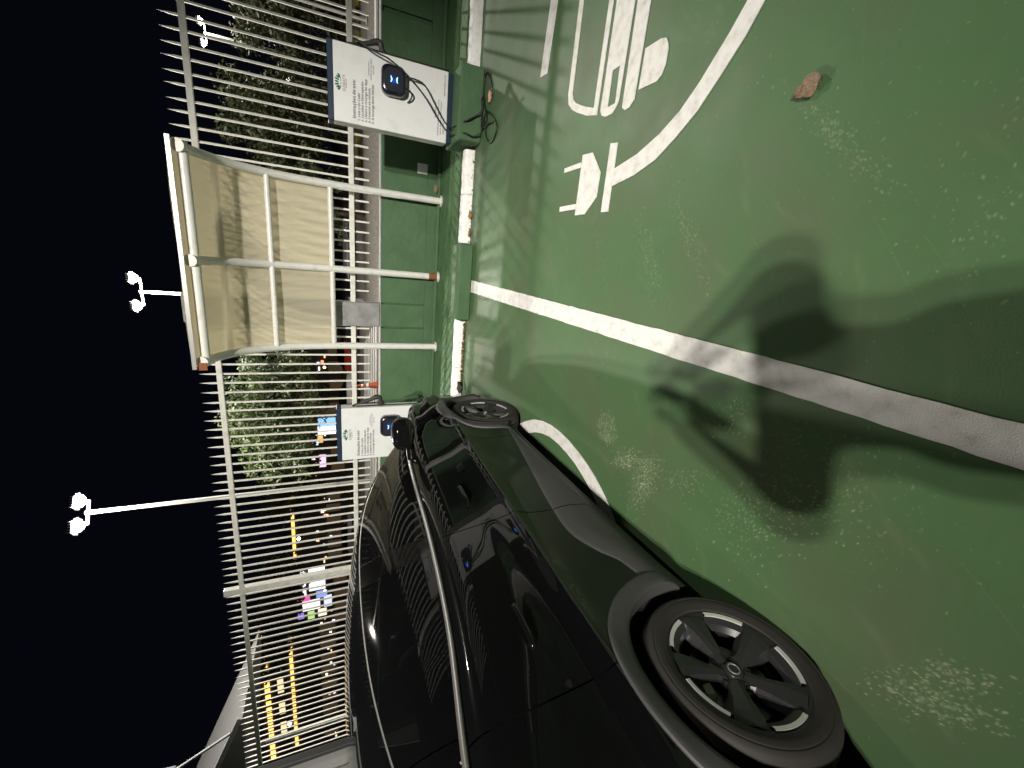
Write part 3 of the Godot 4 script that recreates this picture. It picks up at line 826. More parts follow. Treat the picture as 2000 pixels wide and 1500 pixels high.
func markings() -> void:
	var b := MB.new()
	var rng := RandomNumberGenerator.new()
	rng.seed = 17
	var L := []; var R := []
	for i in 130:
		var z := -5.11 + i * 0.055
		var u := (z + 5.11) / 4.8
		L.append([-0.305 - 0.07 * u + rng.randfn(0, 0.0012), z]); R.append([-0.158 - 0.105 * u + rng.randfn(0, 0.0012) + 0.0 * u, z])
	ribbon(b, L, R)
	struct_(b, "bay_line", M.road_paint, "white painted line between the two charging bays")
	var t := thing("charging_symbol", "white painted electric car and plug symbol on the open bay", "floor marking")
	b = MB.new()
	ribbon(b, [[1.8, -1.25], [1.53, -1.365], [1.264, -1.504], [1.175, -1.556], [1.083, -1.623], [0.935, -1.751], [0.843, -1.851], [0.770, -1.976], [0.706, -2.14], [0.664, -2.344]], [[1.76, -1.17], [1.49, -1.28], [1.225, -1.42], [1.133, -1.471], [1.033, -1.535], [0.919, -1.632], [0.810, -1.733], [0.724, -1.849], [0.645, -1.979], [0.594, -2.147], [0.564, -2.344]])
	part(b, "cable_stroke", M.road_paint, t)
	b = MB.new()
	b.slab(pv([[0.821, -2.422], [0.809, -2.3465], [0.417, -2.3475], [0.419, -2.425]]), 0.001, 0.006)
	part(b, "plug_bar", M.road_paint, t)
	b = MB.new()
	b.slab(pv([[0.817, -2.742], [0.809, -2.618], [0.669, -2.494], [0.519, -2.503], [0.424, -2.621], [0.426, -2.752]]), 0.001, 0.006)
	part(b, "plug_body", M.road_paint, t)
	for q in [[[0.772, -2.983], [0.773, -2.753], [0.739, -2.753], [0.742, -2.985]], [[0.505, -2.99], [0.503, -2.757], [0.468, -2.757], [0.470, -2.988]]]:
		b = MB.new()
		b.slab(pv(q), 0.001, 0.006)
		part(b, "plug_pin", M.road_paint, t)
	b = MB.new()
	var wo := [[2.6, -3.00], [2.033, -3.028], [1.837, -3.036], [1.272, -3.052], [1.205, -3.03], [1.155, -2.97], [1.115, -2.89], [1.062, -2.758], [1.030, -2.628], [1.643, -2.600], [1.816, -2.595], [2.6, -2.57]]
	var wi := [[2.6, -2.945], [2.005, -2.972], [1.813, -2.980], [1.262, -2.992], [1.215, -2.965], [1.185, -2.925], [1.15, -2.85], [1.118, -2.77], [1.085, -2.675], [1.662, -2.648], [1.839, -2.640], [2.6, -2.62]]
	for i in wo.size() - 1:
		b.slab(pv([wo[i], wo[i + 1], wi[i + 1], wi[i]]), 0.001, 0.006)
	part(b, "window_outline", M.road_paint, t)
	b = MB.new()
	# body stripe with a slot left open near its end
	b.slab(pv([[2.6, -2.52], [1.625, -2.562], [1.242, -2.578], [1.242, -2.388], [1.54, -2.374], [2.6, -2.33]]), 0.001, 0.006)
	b.slab(pv([[1.242, -2.578], [1.043, -2.589], [1.043, -2.512], [1.242, -2.508]]), 0.001, 0.006)
	b.slab(pv([[1.242, -2.434], [1.043, -2.432], [1.049, -2.399], [1.242, -2.388]]), 0.001, 0.006)
	b.slab(pv([[1.043, -2.589], [1.01, -2.565], [0.993, -2.52], [0.993, -2.45], [1.02, -2.415], [1.049, -2.399], [1.043, -2.432], [1.043, -2.512]]), 0.001, 0.006)
	part(b, "body_stripe", M.road_paint, t)
	b = MB.new()
	b.slab(pv([[2.6, -2.315], [1.690, -2.343], [0.997, -2.353], [0.975, -2.318], [0.980, -2.28], [1.01, -2.245], [1.472, -2.226], [2.6, -2.19]]), 0.001, 0.006)
	part(b, "sill_stripe", M.road_paint, t)
	b = MB.new()
	b.slab(pv([[1.244, -2.208], [1.242, -2.082], [1.23, -2.045], [1.20, -2.026], [1.172, -2.017], [1.102, -2.019], [1.06, -2.038], [1.042, -2.07], [1.049, -2.216]]), 0.001, 0.006)
	part(b, "wheel_patch", M.road_paint, t)
	b = MB.new()
	b.slab(pv([[2.7, -3.36], [2.257, -3.454], [2.057, -3.508], [1.552, -3.579], [1.542, -3.455], [1.999, -3.389], [2.187, -3.34], [2.66, -3.24]]), 0.001, 0.006)
	part(b, "roof_stroke", M.road_paint, t)
	var s := thing("charging_symbol", "white painted curved cable stroke half hidden under the black car", "floor marking")
	b = MB.new()
	var ao := [[-1.656, -3.664], [-1.511, -3.475], [-1.380, -3.278], [-1.320, -3.176], [-1.245, -3.020], [-1.203, -2.870], [-1.184, -2.726], [-1.182, -2.589], [-1.197, -2.442], [-1.227, -2.295], [-1.262, -2.171], [-1.303, -2.065], [-1.348, -1.975], [-1.40, -1.89], [-1.46, -1.81], [-1.6, -1.66]]
	var ai := [[-1.824, -3.568], [-1.642, -3.418], [-1.514, -3.247], [-1.436, -3.149], [-1.357, -2.993], [-1.310, -2.850], [-1.287, -2.719], [-1.287, -2.581], [-1.304, -2.44], [-1.33, -2.31], [-1.366, -2.205], [-1.405, -2.115], [-1.45, -2.03], [-1.5, -1.95], [-1.56, -1.87], [-1.7, -1.72]]
	ribbon(b, ao, ai)
	part(b, "cable_stroke", M.road_paint, s)

# ---------------------------------------------------------------- leaves and other small things
func leaf_mesh(lenm: float, wid: float, curl: float, seed_: int) -> ArrayMesh:
	var rng := RandomNumberGenerator.new()
	rng.seed = seed_
	var b := MB.new()
	var ph := rng.randf() * 6.0
	for side in 2:
		var g := []
		for i in 11:
			var u := i / 10.0
			var w := wid * 0.5 * pow(sin(PI * pow(u, 0.8)), 0.8) * (1.0 + 0.08 * sin(u * 17.0 + ph))
			var row := []
			for j in 7:
				var s := (j - 3) / 3.0
				var y := curl * (s * s * 0.55 + pow(u - 0.45, 2.0) * 1.1) + 0.05 * wid * sin(u * 11.0 + s * 5.0 + ph) + 0.004
				row.append(Vector3((u - 0.5) * lenm, y + (0.0 if side == 0 else -0.0012), s * w))
			g.append(row)
		b.grid(g, Vector3.UP if side == 0 else Vector3.DOWN)
	b.tube([Vector3(lenm * 0.5, 0.006, 0), Vector3(lenm * 0.62, 0.004, lenm * 0.03)], 0.0016, 5)
	return b.mesh()

func dry_leaf(label: String, at: Vector3, ln: float, wd: float, curl: float, turn: float, tilt := 0.0, m: Material = null) -> void:
	var o := MeshInstance3D.new()
	o.mesh = leaf_mesh(ln, wd, curl, int(ln * 1000) + int(at.x * 100))
	o.material_override = m if m else M.leaf_brown
	o.name = numbered("dry_leaf")
	o.transform = Transform3D(Basis(Vector3.UP, turn) * Basis(Vector3(1, 0, 0), tilt), at)
	add_child(o)
	tag(o, label, "leaf", "fallen leaves")

func small_things() -> void:
	var rng := RandomNumberGenerator.new()
	rng.seed = 77
	var pale := mat(0.42, 0.27, 0.2, 0.8)
	var ochre := mat(0.25, 0.14, 0.045, 0.8)
	dry_leaf("large brown dry leaf alone on the open green floor", Vector3(0.74, 0.002, -1.19), 0.095, 0.08, 0.02, 2.0)
	dry_leaf("pale pinkish dry leaf lying beside the coiled cable", Vector3(1.78, 0.004, -4.80), 0.13, 0.085, 0.03, 0.2, 0.15, pale)
	dry_leaf("brown dry leaf leaning against the foot of the green wall", Vector3(1.12, 0.10, -6.86), 0.15, 0.08, 0.03, 0.25, 0.6)
	dry_leaf("ochre leaf against the white kerb near the bay line block", Vector3(0.62, 0.02, -5.25), 0.12, 0.05, 0.03, 0.3, 0.8, ochre)
	dry_leaf("ochre leaf beside the block's corner at the white kerb", Vector3(0.42, 0.015, -5.24), 0.10, 0.04, 0.03, 2.9, 0.7, ochre)
	# litter too small to count, swept together along kerb and gutter
	for run in [["leaf litter along the white kerb near the car's front wheel", -1.62, -0.72, -5.27, 0.008, 230, 0.022], ["leaf litter in the gutter at the foot of the wall", -1.9, 1.6, -6.925, 0.045, 260, 0.02], ["leaf litter along the kerb below the canopy's right pipe", 0.3, 1.35, -5.27, 0.006, 40, 0.014]]:
		var b := MB.new()
		for k in run[5]:
			var ctr := Vector3(rng.randf_range(run[1], run[2]), run[4] + rng.randf_range(0.0, 0.02), run[3] + rng.randfn(0, 0.014))
			var bs := Basis(Vector3(rng.randf() - 0.5, rng.randf(), rng.randf() - 0.5).normalized(), rng.randf() * TAU)
			var s := rng.randf_range(0.4, 1.3) * float(run[6])
			var br := rng.randf_range(0.4, 1.0)
			b.tint = Color(0.26 * br, 0.16 * br * rng.randf_range(0.8, 1.1), 0.055 * br)
			b.quad(ctr + bs * Vector3(-s, 0, 0), ctr + bs * Vector3(0, s * 0.2, -s * 0.5), ctr + bs * Vector3(s, 0, 0), ctr + bs * Vector3(0, s * 0.2, s * 0.5), bs.y)
		var m := mat(1, 1, 1, 0.85)
		m.vertex_color_use_as_albedo = true
		var o := part(b, "leaf_litter", m, self, true)
		tag(o, run[0], "leaves")
		o.set_meta("kind", "stuff")
	# blank cover plate on the wall
	var pt := thing("cover_plate", "small white cover plate on the green wall", "cover plate", Vector3(1.385, 0.31, -6.9655))
	boxp(pt, "plate", M.board, Vector3(0, 0, 0.006), Vector3(0.145, 0.155, 0.012), 0.004)
	for sx in [-0.055, 0.055]:
		var sb := MB.new()
		sb.lathe([Vector2(0.0, 0.003), Vector2(0.005, 0.002), Vector2(0.006, 0.0)], 8, Transform3D(Basis(Vector3(1, 0, 0), PI / 2), Vector3(sx, 0, 0.012)))
		part(sb, "screw", M.steel, pt)
	# dark crumpled leaf by the front wheel
	dry_leaf("dark crumpled leaf at the kerb in front of the tyre", Vector3(-1.60, 0.02, -5.2), 0.16, 0.12, 0.07, 0.4, 0.3, mat(0.035, 0.03, 0.026, 0.8))

# ---------------------------------------------------------------- black car
# car frame: l runs from the front bumper (0) to the rear (4.27), x outwards, y up
const CW := [Vector2(0.0, 0.60), Vector2(0.05, 0.72), Vector2(0.18, 0.815), Vector2(0.42, 0.868), Vector2(0.8, 0.884), Vector2(1.2, 0.872), Vector2(1.8, 0.872), Vector2(2.6, 0.878), Vector2(3.1, 0.885), Vector2(3.55, 0.89), Vector2(3.85, 0.865), Vector2(4.1, 0.80), Vector2(4.22, 0.70), Vector2(4.27, 0.60)]
const CB := [Vector2(0.0, 0.70), Vector2(0.06, 0.80), Vector2(0.2, 0.90), Vector2(0.5, 0.985), Vector2(0.9, 1.055), Vector2(1.3, 1.115), Vector2(1.8, 1.15), Vector2(2.4, 1.175), Vector2(3.0, 1.225), Vector2(3.5, 1.30), Vector2(3.9, 1.34), Vector2(4.27, 1.30)]
const CR := [Vector2(0.98, 1.085), Vector2(1.2, 1.215), Vector2(1.4, 1.318), Vector2(1.65, 1.418), Vector2(1.9, 1.49), Vector2(2.2, 1.535), Vector2(2.6, 1.555), Vector2(3.0, 1.55), Vector2(3.3, 1.52), Vector2(3.6, 1.465), Vector2(3.9, 1.40), Vector2(4.1, 1.36)]
const ARCH := [0.825, 3.55]
const AY := 0.323

func side_x(l: float, y: float) -> float:
	var w := cr(CW, l)
	var yb := cr(CB, l)
	var yc := 0.70 + 0.035 * clampf(l - 1.2, 0.0, 3.0)
	var k := clampf((yb - 0.55) / 0.5, 0.35, 1.0)
	# side section: sill, hollow door, crease, shoulder
	var t := [Vector2(0.18, 0.12), Vector2(0.235, 0.062), Vector2(0.30, 0.034), Vector2(0.40, 0.030), Vector2(0.52, 0.034), Vector2(yc - 0.10, 0.028), Vector2(yc - 0.03, 0.010), Vector2(yc, 0.001), Vector2(yc + 0.022, 0.014), Vector2(yc + 0.09, 0.034)]
	t.append(Vector2(lerpf(yc + 0.09, yb - 0.10, 0.5), 0.056))
	t.append(Vector2(yb - 0.10, 0.078)); t.append(Vector2(yb - 0.06, 0.088)); t.append(Vector2(yb - 0.03, 0.102)); t.append(Vector2(yb, 0.132))
	var o: float
	if yb < yc + 0.22:
		o = lerpf(0.05, 0.132, clampf((y - (yb - 0.1)) / 0.1, 0.0, 1.0)) if y > yb - 0.1 else lerpf(0.02, 0.05, clampf((y - 0.3) / maxf(yb - 0.4, 0.05), 0.0, 1.0))
		o += 0.09 * pow(clampf((0.235 - y) / 0.06, 0.0, 1.0), 1.0)
	else:
		o = cr(t, y)
	for a in ARCH:
		var d := Vector2(l - a, y - AY).length()
		o -= 0.009 * exp(-pow(maxf(d - 0.40, 0.0) / 0.10, 2.0))
	return w - o

func rail(l: float) -> Vector2:
	var yb := cr(CB, l); var yr := maxf(cr(CR, l), yb + 0.002)
	return Vector2(cr(CW, l) - 0.133 - 0.34 * (yr - yb), yr)

func glass_pt(l: float, u: float) -> Vector3:
	var r := rail(l)
	var a := Vector2(cr(CW, l) - 0.132, cr(CB, l))
	var q := a.lerp(r, u)
	q.x += 0.022 * sin(u * PI) * clampf((r.y - a.y) / 0.3, 0.0, 1.0)
	return Vector3(q.x, q.y, l)

func side_panel(root: Node, called: String, l0: float, l1: float, sg: float, m: Material) -> void:
	var b := MB.new()
	var n := maxi(6, int((l1 - l0) / 0.022))
	var ny := 60
	var g := []
	var skip := {}
	var inside := []
	for i in n + 1:
		var l := lerpf(l0, l1, float(i) / n)
		var yb := cr(CB, l)
		var row := []; var ins := []
		for j in ny + 1:
			var y := lerpf(0.18, yb, float(j) / ny)
			var ll := l
			var hit := false
			for a in ARCH:
				var d := Vector2(ll - a, y - AY)
				if d.length() < 0.388 and y > 0.0:
					hit = true
					if d.length() > 0.33:
						d = d.normalized() * 0.388
						ll = clampf(a + d.x, l0, l1); y = AY + d.y
						hit = false
			ins.append(hit)
			row.append(Vector3(sg * side_x(ll, y), y, ll))
		g.append(row); inside.append(ins)
	for i in n:
		for j in ny:
			if inside[i][j] or inside[i + 1][j] or inside[i][j + 1] or inside[i + 1][j + 1]:
				skip[i * 10000 + j] = true
	b.grid(g, Vector3(sg, 0.2, 0), skip)
	part(b, called, m, root)

func wheel(root: Node, x: float, l: float, sg: float, turn: float) -> void:
	var w := Node3D.new()
	w.name = "wheel"
	root.add_child(w, true)
	# local y of the wheel is its axle, pointing out of the car
	w.transform = Transform3D(Basis(Vector3(0, 1, 0), Vector3(sg, 0, 0), Vector3(0, 0, 1)) * Basis(Vector3(0, 1, 0), turn), Vector3(sg * x, AY, l))
	var I := Transform3D.IDENTITY
	var b := MB.new()
	var side := []
	for q in [[0.232, -0.010], [0.236, -0.003], [0.246, 0.001], [0.262, 0.006], [0.278, 0.006], [0.284, 0.0035], [0.290, 0.005], [0.302, -0.002], [0.311, -0.014], [0.3165, -0.026]]:
		side.append(Vector2(q[0], q[1]))
	var prof := side.duplicate()
	for q in [[0.3215, -0.040], [0.322, -0.058], [0.315, -0.061], [0.315, -0.067], [0.323, -0.070], [0.323, -0.097], [0.315, -0.10], [0.315, -0.107], [0.323, -0.110], [0.323, -0.137], [0.315, -0.14], [0.315, -0.146], [0.322, -0.149], [0.321, -0.168], [0.311, -0.19], [0.28, -0.205], [0.236, -0.20], [0.23, -0.19]]:
		prof.append(Vector2(q[0], q[1]))
	# smooth the sidewall by finer steps
	var fine := []
	for i in prof.size() - 1:
		fine.append(prof[i])
		if i < 9:
			var a: Vector2 = prof[maxi(i - 1, 0)]; var d: Vector2 = prof[mini(i + 2, prof.size() - 1)]
			for k in [0.33, 0.66]:
				fine.append(prof[i].cubic_interpolate(prof[i + 1], a, d, k))
	fine.append(prof[prof.size() - 1])
	b.lathe(fine, 72, I)
	part(b, "tyre", M.tyre, w)
	b = MB.new()
	b.lathe([Vector2(0.20, -0.17), Vector2(0.205, -0.06), Vector2(0.214, -0.03), Vector2(0.217, -0.018), Vector2(0.224, -0.012), Vector2(0.2325, -0.008), Vector2(0.2335, -0.014)], 72, I)
	b.lathe([Vector2(0.0, -0.165), Vector2(0.2, -0.165)], 36, I)
	part(b, "rim", M.rim_dark, w)
	b = MB.new()
	b.lathe([Vector2(0.05, -0.088), Vector2(0.145, -0.088), Vector2(0.145, -0.10)], 48, I)
	part(b, "brake_disc", M.steel, w)
	b = MB.new()
	b.box(Vector3(0.125, -0.075, 0.03), Vector3(0.06, 0.05, 0.13), 0.015)
	part(b, "brake_caliper", M.steel, w)
	for k in 5:
		var a0 := TAU * k / 5
		var q := Basis(Vector3.UP, -a0)
		# spoke: broad, folded along a ridge, widening to the rim
		b = MB.new()
		var st := [[0.035, 0.044, 0.030, -0.040, -0.085], [0.075, 0.040, 0.022, -0.030, -0.075], [0.12, 0.050, 0.029, -0.020, -0.064], [0.165, 0.062, 0.040, -0.011, -0.052], [0.20, 0.068, 0.048, -0.008, -0.042], [0.219, 0.074, 0.058, -0.009, -0.035]]
		for i in st.size() - 1:
			var A := []; var B := []
			for e in 2:
				var s = st[i + e]
				var sw: float = 0.10 * (s[0] - 0.035)
				var ring := [Vector3(s[0], s[4], -s[1] + sw * 0.2), Vector3(s[0], s[3] - 0.011, -s[2]), Vector3(s[0], s[3], sw), Vector3(s[0], s[3] - 0.004, s[2]), Vector3(s[0], s[4], s[1])]
				if e == 0: A = ring
				else: B = ring
			for j in 4:
				b.quad(q * A[j], q * A[j + 1], q * B[j + 1], q * B[j], q * Vector3(0, 1, (j - 1.5) * 0.8))
		part(b, "spoke", M.rim_face, w)
		# bright insert along the rim between two spokes
		b = MB.new()
		var c0 := a0 + 0.29; var c1 := a0 + TAU / 5 - 0.29
		b.lathe([Vector2(0.209, -0.02), Vector2(0.2105, -0.0075), Vector2(0.2245, -0.005), Vector2(0.226, -0.016)], 16, I, c0, c1)
		part(b, "rim_insert", M.alloy, w)
		# dark web behind the insert that narrows the opening
		b = MB.new()
		b.lathe([Vector2(0.178, -0.05), Vector2(0.188, -0.026), Vector2(0.2095, -0.012)], 16, I, a0 + 0.25, a0 + TAU / 5 - 0.25)
		part(b, "rim_web", M.rim_face, w)
		b = MB.new()
		b.lathe([Vector2(0.0, -0.046), Vector2(0.007, -0.046), Vector2(0.0075, -0.0425), Vector2(0.0125, -0.0425), Vector2(0.0135, -0.06)], 12, Transform3D(Basis.IDENTITY, q * Vector3(0.055, 0, 0).rotated(Vector3.UP, -0.628)))
		part(b, "wheel_nut", M.rim_dark, w)
	b = MB.new()
	b.lathe([Vector2(0.0, -0.034), Vector2(0.022, -0.034), Vector2(0.029, -0.037), Vector2(0.031, -0.043), Vector2(0.045, -0.047), Vector2(0.078, -0.062), Vector2(0.082, -0.085)], 36, I)
	part(b, "hub_cap", M.rim_face, w)
	b = MB.new()
	b.lathe([Vector2(0.017, -0.0335), Vector2(0.0175, -0.0315), Vector2(0.0215, -0.0315), Vector2(0.022, -0.0335)], 24, I)
	part(b, "hub_ring", M.steel, w)

func car() -> void:
	M.paint = mat(0.0035, 0.0037, 0.004, 0.22)
	M.paint.metallic_specular = 0.05
	M.paint.clearcoat_enabled = true; M.paint.clearcoat = 1.0; M.paint.clearcoat_roughness = 0.015
	M.gloss_black = mat(0.004, 0.004, 0.004, 0.06)
	M.cladding = mat(0.045, 0.045, 0.046, 0.55)
	M.cladding.normal_enabled = true; M.cladding.normal_texture = bump_tex(61, 0.2, 6.0, 256); M.cladding.normal_scale = 0.3
	planar(M.cladding, 6.0)
	M.tyre = mat(0.020, 0.018, 0.016, 0.75)
	M.tyre.albedo_texture = noise_tex(62, 0.02, [[0.0, 0.75, 0.7, 0.65], [1.0, 1, 1, 1]], 256)
	planar(M.tyre, 3.0)
	M.rim_dark = mat(0.012, 0.012, 0.013, 0.4)
	M.rim_face = mat(0.024, 0.024, 0.026, 0.3, 0.1)
	M.alloy = mat(0.62, 0.62, 0.6, 0.3, 0.4)
	M.trim = mat(0.20, 0.197, 0.19, 0.38, 0.6)
	M.tint = mat(0.004, 0.0042, 0.0045, 0.02)
	M.tint.transparency = BaseMaterial3D.TRANSPARENCY_ALPHA; M.tint.albedo_color.a = 0.86
	M.cabin = mat(0.012, 0.012, 0.012, 0.8)
	var root := thing("car", "black hatchback with grey wheel arch cladding parked nose to the charger", "car", Vector3(-2.13, 0, -4.25))
	for sg in [1.0, -1.0]:
		side_panel(root, "front_wing", 0.0, 1.432, sg, M.paint)
		side_panel(root, "front_door", 1.438, 2.487, sg, M.paint)
		side_panel(root, "rear_door", 2.493, 3.437, sg, M.paint)
		side_panel(root, "rear_quarter", 3.443, 4.27, sg, M.paint)
		# dark sheet behind the shut lines
		var b := MB.new()
		var g := []
		for i in 30:
			var l := lerpf(1.25, 3.15, i / 29.0)
			var row := []
			for j in 12:
				var y := lerpf(0.2, cr(CB, l) - 0.01, j / 11.0)
				row.append(Vector3(sg * (side_x(l, y) - 0.02), y, l))
			g.append(row)
		b.grid(g, Vector3(sg, 0, 0))
		part(b, "door_shell", M.cabin, root)
		# sill cladding
		var top := [Vector2(1.20, 0.255), Vector2(1.5, 0.315), Vector2(2.0, 0.41), Vector2(2.5, 0.50), Vector2(2.72, 0.515), Vector2(2.88, 0.46), Vector2(2.98, 0.40), Vector2(3.17, 0.372)]
		for seg in [[1.20, 2.487], [2.493, 3.17]]:
			b = MB.new()
			g = []
			var n := 40
			for i in n + 1:
				var l := lerpf(seg[0], seg[1], float(i) / n)
				var yt := cr(top, l)
				var row := []
				row.append(Vector3(sg * (side_x(l, yt) - 0.012), yt + 0.001, l))
				for j in 13:
					var y := lerpf(yt, 0.165, j / 12.0)
					var o := 0.014 * sin(clampf(j / 12.0 * 2.2, 0.0, 1.0) * PI / 2)
					# shallow scoop in the middle of the cladding
					var v := (y - 0.19) / maxf(yt - 0.19, 0.01)
					o -= 0.012 * exp(-pow((v - 0.42) / 0.2, 2.0)) * clampf((l - 1.7) / 0.8, 0.0, 1.0) * clampf((3.0 - l) / 0.3, 0.0, 1.0)
					row.append(Vector3(sg * (side_x(l, maxf(y, 0.2)) + o), y, l))
				row.append(Vector3(sg * (side_x(l, 0.2) - 0.08), 0.15, l))
				g.append(row)
			b.grid(g, Vector3(sg, 0, 0))
			part(b, "sill_cladding", M.cladding, root)
		# wheel arch cladding and dark wells
		for a in ARCH:
			b = MB.new()
			g = []
			for i in 49:
				var th: float = lerpf(-0.26, PI + 0.26, i / 48.0)
				var row := []
				for q in [[0.372, -0.05], [0.374, 0.002], [0.381, 0.012], [0.40, 0.016], [0.435, 0.016], [0.452, 0.013], [0.457, 0.006], [0.458, -0.01]]:
					var l: float = clampf(a + cos(th) * q[0], 0.02, 4.25)
					var y: float = AY + sin(th) * q[0]
					row.append(Vector3(sg * (side_x(l, maxf(y, 0.2)) + q[1]), y, l))
				g.append(row)
			b.grid(g, Vector3(sg, 0, 0))
			part(b, "arch_cladding", M.cladding, root)
			b = MB.new()
			g = []
			for i in 25:
				var th2: float = lerpf(-0.2, PI + 0.2, i / 24.0)
				g.append([Vector3(sg * (side_x(a, 0.7) - 0.02), AY + sin(th2) * 0.385, a + cos(th2) * 0.385), Vector3(sg * 0.5, AY + sin(th2) * 0.385, a + cos(th2) * 0.385)])
			b.grid(g, Vector3(0, -1, 0))
			part(b, "wheel_well", M.cabin, root)
			b = MB.new()
			b.lathe([Vector2(0.0, 0.0), Vector2(0.385, 0.0)], 32, Transform3D(Basis(Vector3(0, 0, 1), PI / 2), Vector3(sg * 0.5, AY, a)))
			part(b, "well_panel", M.cabin, root)
			wheel(root, 0.853, a, sg, 0.35 if a > 2.0 else 0.9)
		# side glass: front door, pillar, rear door, quarter
		for gl in [["front_side_window", 1.12, 2.40, M.tint], ["centre_pillar", 2.404, 2.556, M.gloss_black], ["rear_side_window", 2.56, 3.40, M.tint], ["quarter_window", 3.404, 3.80, M.tint], ["rear_pillar", 3.804, 4.1, M.gloss_black]]:
			b = MB.new()
			g = []
			for i in 31:
				var l := lerpf(gl[1], gl[2], i / 30.0)
				var row := []
				for j in 13:
					var p := glass_pt(l, j / 12.0)
					row.append(Vector3(sg * p.x, p.y, p.z))
				g.append(row)
			b.grid(g, Vector3(sg, 0.3, 0))
			part(b, gl[0], gl[3], root)
		# satin strips under and over the glass
		b = MB.new()
		var lo := []; var hi := []
		for i in 60:
			var l := lerpf(1.34, 3.86, i / 59.0)
			lo.append([l, cr(CB, l)])
		g = []
		for q in lo:
			var x0 := cr(CW, q[0]) - 0.130
			g.append([Vector3(sg * (x0 + 0.004), q[1] - 0.004, q[0]), Vector3(sg * (x0 + 0.011), q[1] + 0.002, q[0]), Vector3(sg * (x0 + 0.010), q[1] + 0.010, q[0]), Vector3(sg * (x0 + 0.002), q[1] + 0.018, q[0]), Vector3(sg * (x0 - 0.01), q[1] + 0.019, q[0])])
		b.grid(g, Vector3(sg, 0.5, 0))
		part(b, "belt_trim", M.trim, root)
		b = MB.new()
		g = []
		for i in 60:
			var l := lerpf(1.55, 3.86, i / 59.0)
			var r := rail(l)
			g.append([Vector3(sg * (r.x + 0.010), r.y - 0.022, l), Vector3(sg * (r.x + 0.011), r.y - 0.019, l), Vector3(sg * (r.x + 0.009), r.y - 0.014, l), Vector3(sg * (r.x + 0.003), r.y - 0.013, l)])
		b.grid(g, Vector3(sg, 0.5, 0))
		part(b, "roof_trim", M.trim, root)
		# patterned corner of the quarter window
		b = MB.new()
		for i in 11:
			for j in 9:
				var l := 3.44 + i * 0.024; var u := 0.1 + j * 0.085
				if u < (l - 3.40) * 2.3 and l < 3.78 and u < 0.9:
					var p := glass_pt(l, u)
					b.blob(Vector3(sg * (p.x + 0.001), p.y, p.z), Vector3(0.002, 0.0035, 0.0045), 1.0, Basis.IDENTITY, 4)
		var dots := part(b, "dot_pattern", M.steel, root)
		dots.set_meta("kind", "stuff")
		# mirror
		b = MB.new()
		b.blob(Vector3(sg * 0.955, 1.19, 1.50), Vector3(0.115, 0.078, 0.085), 0.72, Basis(Vector3.UP, sg * 0.25), 14)
		var mr := part(b, "door_mirror", M.paint, root)
		b = MB.new()
		b.tube([Vector3(sg * 0.74, 1.115, 1.50), Vector3(sg * 0.86, 1.135, 1.49), Vector3(sg * 0.92, 1.15, 1.49)], [0.035, 0.03, 0.028], 10)
		part(b, "mirror_stalk", M.gloss_black, mr)
		b = MB.new()
		b.blob(Vector3(sg * 0.955, 1.19, 1.575), Vector3(0.09, 0.058, 0.014), 0.7, Basis(Vector3.UP, sg * 0.25), 10)
		part(b, "mirror_glass", M.gloss_black, mr)
		# handles in shallow bright-edged hollows
		for hl in [2.20, 3.16]:
			var yh: float = 0.94 + 0.05 * (hl - 2.2)
			b = MB.new()
			var hx: float = side_x(hl, yh)
			b.tube(smooth_path([Vector3(sg * (hx - 0.012), yh - 0.004, hl - 0.11), Vector3(sg * (hx + 0.018), yh, hl - 0.085), Vector3(sg * (hx + 0.024), yh + 0.003, hl), Vector3(sg * (hx + 0.02), yh + 0.004, hl + 0.075), Vector3(sg * (hx - 0.012), yh + 0.002, hl + 0.10)], 5), 0.0115, 10)
			part(b, "door_handle", M.paint, root)
		# lamps at the corners
		b = MB.new()
		b.blob(Vector3(sg * 0.60, 0.76, 0.16), Vector3(0.17, 0.045, 0.12), 0.6, Basis(Vector3.UP, sg * 0.5), 10)
		part(b, "headlight", M.gloss_black, root)
		b = MB.new()
		b.blob(Vector3(sg * 0.66, 0.98, 4.20), Vector3(0.13, 0.09, 0.08), 0.6, Basis(Vector3.UP, -sg * 0.5), 10)
		part(b, "tail_light", mat(0.12, 0.006, 0.006, 0.12), root)
	# bonnet, windscreen, roof, rear glass, ends, floor
	var parts_ := [["bonnet", 0.0, 1.0, M.paint], ["windscreen", 1.0, 2.06, M.tint], ["roof", 2.06, 3.86, M.paint], ["rear_window", 3.864, 4.12, M.tint]]
	for q in parts_:
		var b := MB.new()
		var g := []
		for i in 37:
			var l: float = lerpf(q[1], q[2], i / 36.0)
			var e: Vector2
			var crown := 0.07
			if l < 1.0:
				e = Vector2(cr(CW, l) - 0.132, cr(CB, l)); crown = 0.05
			else:
				e = rail(l)
				crown = 0.062 + 0.0 * l
				if l < 1.3:
					crown = lerpf(0.05, 0.062, (l - 1.0) / 0.3)
			var row := []
			for j in 33:
				var u := -1.0 + j / 16.0
				var yy: float = e.y + crown * (1.0 - pow(absf(u), 2.6))
				row.append(Vector3(u * e.x, yy, l))
			g.append(row)
		b.grid(g, Vector3(0, 1, 0))
		part(b, q[0], q[3], root)
